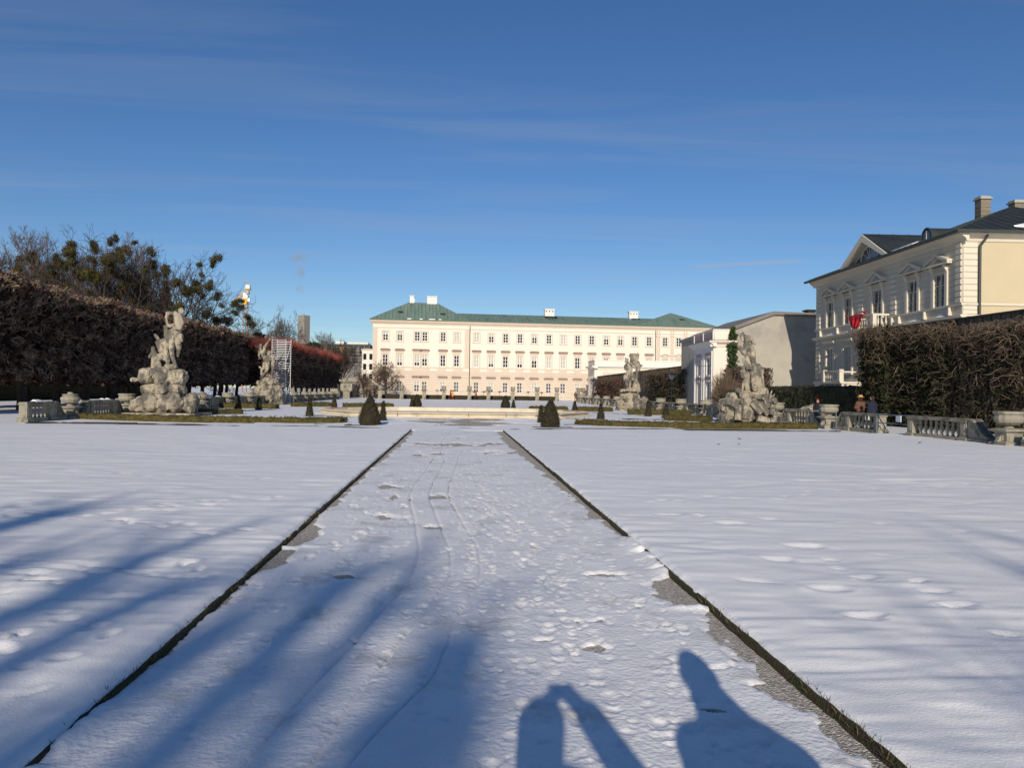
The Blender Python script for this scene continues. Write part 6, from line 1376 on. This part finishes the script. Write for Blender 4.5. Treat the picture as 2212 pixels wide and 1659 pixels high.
for z in range(1, 8): scf.tube([(-21, -1.3, z*2), (1.4, -1.3, z*2)], .05, 4); scf.tube([(-21, -1.3, z*2+1), (1.4, -1.3, z*2+1)], .04, 4)
scf.build('scaffold_frame', M['board'], sb)
for z in (10, 12): MB().box(-21, 1.4, -1.3, -.5, z-.1, z).build('scaffold_deck', M['board'], sb)
rb = empty('row_house', (-24.3, 206, 0), 0, 'pale house seen through twigs beside the left palace corner', 'building')
MB().box(-.9, 4.5, 0, 8, 0, 12.0).build('wall', M['cream'], rb); MB().box(-1.1, 4.7, -.2, 8, 12.0, 12.35).build('cornice', M['beige'], rb)
for r_ in range(4):
    for c in range(2): MB().box(-.5+c*1.6, .3+c*1.6, -.04, .1, 1.4+r_*2.7, 3.0+r_*2.7).build('window', M['glass'], rb)
tr = empty('terrace_wall', (-26, 157, 0), 0, 'pale stone terrace wall with parapet beside the left palace corner', 'wall')
MB().box(0, 9.2, 0, 1.2, 0, 2.95).build('wall', M['stone2'], tr); MB().box(-.1, 9.2, -.1, 1.3, 2.95, 3.15).build('coping', M['stone2'], tr); MB().box(2.6, 9.2, .2, .9, 3.15, 3.75).build('parapet', M['stone2'], tr); MB().box(.5, 2.6, .1, 1.1, 3.15, 3.3).build('snow_patch', M['snow'], tr); MB().box(5, 6.8, -.05, .1, 1.9, 2.9).build('panel', M['far_pink'], tr)
for i in range(7): MB().box(2.6+i*.95, 2.9+i*.95, -.12, .1, .2, 2.2).build('pier', M['stone2'], tr)
rs = random.Random(9)
for k in range(5):
    x = -20.6+k*1.05; o = empty('dwarf_statue', (x, 150.5, 0), rs.uniform(-1, 1), 'small squat stone figure on a block by the left palace corner, %s from the left' % ORD[k], 'statue', 'small stone figures by the palace corner')
    MB().box(-.4, .4, -.4, .4, 0, .75).build('plinth', M['stone2'], o); blob('figure', [((-.15, 0, .8), (-.12, 0, 1.2), .13, .16), ((.15, 0, .8), (.12, 0, 1.2), .13, .16), ((0, 0, 1.25), (0, 0, 1.6), .28, .25), ((-.25, 0, 1.6), (-.4, -.1, 1.2), .1, .08), ((.25, 0, 1.6), (.35, -.15, 1.3), .1, .08), ((0, 0, 1.85), (0, 0, 1.95), .2, .17)], M['stone2'], o, .06, ((.2, .04),), 2)
hd = empty('stone_kiosk', (-17.9, 127, 0), 0, 'squat stone block with a broad cap at the far end of the left balustrade', 'pillar'); MB().box(-.55, .55, -.5, .5, 0, 1.1).frus(0, 0, 1.1, 1.4, .55, .5, .95, .7).build('base', M['stone2'], hd); MB().box(-.95, .95, -.7, .7, 1.4, 2.5).build('cap', M['stone2'], hd)
# street lamps on the right
def lamp(X, Y, z, label):
    o = empty('lantern', (X, Y, 0), 0, label, 'lamp', 'lanterns along the boarded wall'); MB().tube([(0, 0, 0), (0, 0, z)], .045, 6).build('post', M['iron'], o)
    MB().frus(0, 0, z, z+.5, .12, .12, .24, .24).build('glass', M['glass2'], o); MB().frus(0, 0, z+.5, z+.72, .34, .34, .05, .05).build('cap', M['iron'], o); MB().lathe([(.05, z+.72), (.02, z+.9)], n=6).build('finial', M['iron'], o)
lamp(21.7, 75.5, 3.0, 'dark lantern in front of the tangled climber beside the pavilion'); lamp(21.6, 119, 2.9, 'dark lantern at the corner of the low white wing')

# ---------------------------------------------------------------- people
def person(X, Y, h, rz, label, coat, legs, hair='hair', hat=None, arms='down', stride=.1, bag=False, vox=.03):
    f = h/1.75; o = empty('person', (X, Y, 0), rz, label, 'person', None)
    hip, sh = .92*f, 1.42*f; V = lambda x, y, z: (x*f, y*f, z*f)
    A = {'down': [((-.2, 0, 1.4), (-.26, .02, 1.12), (-.25, -.08, .86)), ((.2, 0, 1.4), (.26, .02, 1.12), (.25, -.08, .86))],
         'front': [((-.2, 0, 1.4), (-.27, -.06, 1.14), (-.08, -.3, 1.12)), ((.2, 0, 1.4), (.27, -.06, 1.14), (.08, -.3, 1.12))]}[arms]
    body = [(V(0, 0, 1.5), V(0, -.01, 1.55), .055*f, .055*f), (V(0, -.01, 1.62), V(0, -.02, 1.66), .095*f, .092*f), (V(0, -.1, 1.62), V(0, -.115, 1.61), .02*f, .015*f), (V(0, 0, 1.0), V(0, 0, 1.36), .08*f, .08*f)]
    for a, b, c in A: body += [(V(*b), V(*c), .035*f, .03*f), (V(*c), V(c[0], c[1]-.05, c[2]-.08), .035*f, .02*f)]
    for s in (-1, 1): body += [(V(s*.09, 0, .9), V(s*.09, -stride*s, .48), .075*f, .055*f), (V(s*.09, -stride*s, .48), V(s*.1, stride*.4*s, .06), .05*f, .04*f)]
    blob('body', body, M['skin'], o, vox, (), 2)
    ct = [(V(-.1, 0, 1.0), V(-.12, 0, 1.38), .13*f, .11*f), (V(.1, 0, 1.0), V(.12, 0, 1.38), .13*f, .11*f), (V(0, 0, .8), V(0, 0, 1.1), .19*f, .17*f), (V(0, 0, 1.1), V(0, 0, 1.36), .15*f, .13*f), (V(0, 0, 1.45), V(0, 0, 1.48), .08*f, .075*f)]
    for a, b, c in A: ct += [(V(*a), V(*b), .085*f, .07*f), (V(*b), V(c[0]*.9+b[0]*.1, c[1]*.9+b[1]*.1, c[2]*.9+b[2]*.1), .07*f, .05*f)]
    blob('coat', ct, M[coat], o, vox, ((.1, .02),), 2)
    lg = []
    for s in (-1, 1): lg += [(V(s*.09, 0, .92), V(s*.09, -stride*s, .48), .1*f, .075*f), (V(s*.09, -stride*s, .48), V(s*.1, stride*.4*s, .1), .072*f, .055*f)]
    blob('trousers', lg, M[legs], o, vox, (), 2)
    for s in (-1, 1): blob('shoe', [(V(s*.1, stride*.4*s+.03, .04), V(s*.1, stride*.4*s-.13, .035), .045*f, .038*f)], M['black'], o, vox*.7, (), 1)
    if hat == 'straw': MB().lathe([(.21*f, 1.70*f), (.215*f, 1.71*f), (.12*f, 1.725*f), (.11*f, 1.80*f), (.07*f, 1.83*f), (.01, 1.835*f)], n=16).build('hat', M['straw'], o, smooth=True)
    elif hat: blob('hat', [(V(0, 0, 1.70), V(0, 0, 1.74), .105*f, .08*f), (V(0, 0, 1.83), V(0, 0, 1.84), .03*f, .03*f)], M[hat], o, vox, (), 1)
    blob('hair', [(V(0, .03, 1.66), V(0, .04, 1.5), .098*f, .07*f), (V(0, .02, 1.70), V(0, .0, 1.71), .095*f, .08*f)], M[hair], o, vox, (), 1)
    if bag: MB().box(.24, .32, -.12, .1, .55*f, .85*f).build('bag', M['paper'], o)
    return o
person(19.55, 35.6, 1.60, R(190), 'person in a straw hat and brown coat leaning at the right balustrade', 'brownc', 'jean', hat='straw', arms='front', vox=.025)
person(19.35, 34.2, 1.62, R(200), 'person in dark navy coat with a white bag beside the straw hatted one', 'navy', 'black', bag=True, vox=.025)
person(20.0, 40.9, 1.38, R(-20), 'small person in a red cap behind the second right urn', 'black', 'black', hat='redc', vox=.025)
person(-.9, 133.0, 1.7, R(90), 'person in a red coat walking before the palace beside the yellow coated one', 'redc', 'black', vox=.04)
person(-.55, 132.2, 1.62, R(70), 'person in a yellow coat before the palace', 'yelc', 'redc', vox=.04)
person(3.5, 132.2, 1.6, R(-80), 'person in a dark red coat right of the middle pillar before the palace', 'redc', 'black', vox=.04)
person(19.6, 124, 1.75, R(20), 'left one of the couple behind the far right balustrade', 'brownc', 'black', vox=.04); person(20.1, 124.3, 1.78, R(10), 'right one of the couple behind the far right balustrade', 'far_grey', 'black', vox=.04)
person(22.6, 122, 1.8, 0, 'person in black beside the low white wing', 'black', 'black', vox=.04); person(22.0, 96, 1.75, 0, 'person in black left of the far right statue behind the balustrade', 'black', 'black', vox=.04)
person(-22.6, 155.6, 1.7, 0, 'tiny person in a red coat below the terrace wall', 'redc', 'black', vox=.05)
for k, x in enumerate((-19.9, -17.0, -16.3, -15.5)): person(x, 146+(k % 2), 1.72, R(30*k), 'person in dark clothes near the left palace corner, %s from the left' % ORD[k], 'black', 'black', vox=.05)

# the two photographers whose shadows fall on the path
o = empty('person', (0, 0, 0), 0, 'photographer at the camera, known by the shadow with arms raised round a phone', 'person')
blob('body', [((-.13, -.30, 1.545), (-.13, -.29, 1.60), .095, .09), ((-.10, -.32, 1.36), (-.12, -.31, 1.5), .06, .06), ((-.02, -.36, 1.0), (-.02, -.36, 1.25), .17, .18), ((-.1, -.36, .92), (-.1, -.36, .1), .09, .06), ((.08, -.36, .92), (.08, -.36, .1), .09, .06), ((.11, -.07, 1.53), (.05, -.07, 1.60), .05, .048), ((-.10, -.07, 1.52), (-.06, -.07, 1.59), .05, .046)], M['skin'], o, .02, (), 2)
blob('coat', [((-.02, -.36, .75), (-.02, -.35, 1.22), .21, .2), ((-.13, -.34, 1.25), (.10, -.35, 1.25), .10, .10), ((.16, -.34, 1.22), (.30, -.20, 1.28), .10, .085), ((.30, -.20, 1.28), (.13, -.09, 1.52), .085, .07), ((-.16, -.34, 1.27), (-.17, -.18, 1.27), .075, .065), ((-.17, -.18, 1.27), (-.09, -.06, 1.5), .06, .05)], M['navy'], o, .02, (), 2)
blob('trousers', [((-.1, -.36, .9), (-.1, -.36, .12), .11, .07), ((.08, -.36, .9), (.08, -.36, .12), .11, .07)], M['jean'], o, .02, (), 2)
blob('hair', [((-.13, -.32, 1.57), (-.13, -.33, 1.44), .12, .11)], M['hair'], o, .02, (), 2)
ph = MB().box(-.066, .066, -.022, -.014, 1.588, 1.648).build('phone', M['iron']); tag(ph, 'phone held up by the photographer', 'phone')
o = empty('person', (.84, .16, 0), 0, 'companion standing right of the photographer, known by the wide coated shadow', 'person')
blob('body', [((-.03, -.02, 1.56), (-.02, 0, 1.64), .10, .095), ((0, 0, 1.36), (-.02, 0, 1.5), .07, .07), ((0, 0, .9), (0, 0, 1.25), .15, .16), ((-.1, 0, .9), (-.1, 0, .08), .09, .06), ((.1, 0, .9), (.1, 0, .08), .09, .06), ((-.26, -.05, .8), (-.26, -.06, .75), .04, .04), ((.3, -.05, .8), (.3, -.06, .75), .04, .04)], M['skin'], o, .02, (), 2)
blob('coat', [((0, 0, .7), (.04, 0, 1.15), .30, .26), ((-.17, 0, 1.27), (.2, 0, 1.2), .12, .12), ((.02, 0, 1.3), (-.02, 0, 1.48), .17, .11), ((-.2, 0, 1.26), (-.26, .02, 1.0), .08, .07), ((-.26, .02, 1.0), (-.26, -.04, .82), .065, .05), ((.2, 0, 1.24), (.30, .02, 1.0), .085, .075), ((.30, .02, 1.0), (.30, -.04, .82), .07, .05)], M['black'], o, .02, (), 2)
blob('trousers', [((-.1, 0, .9), (-.1, 0, .1), .11, .07), ((.1, 0, .9), (.1, 0, .1), .11, .07)], M['jean'], o, .02, (), 2); blob('hat', [((-.03, 0, 1.62), (-.03, 0, 1.70), .115, .08)], M['black'], o, .02, (), 2)
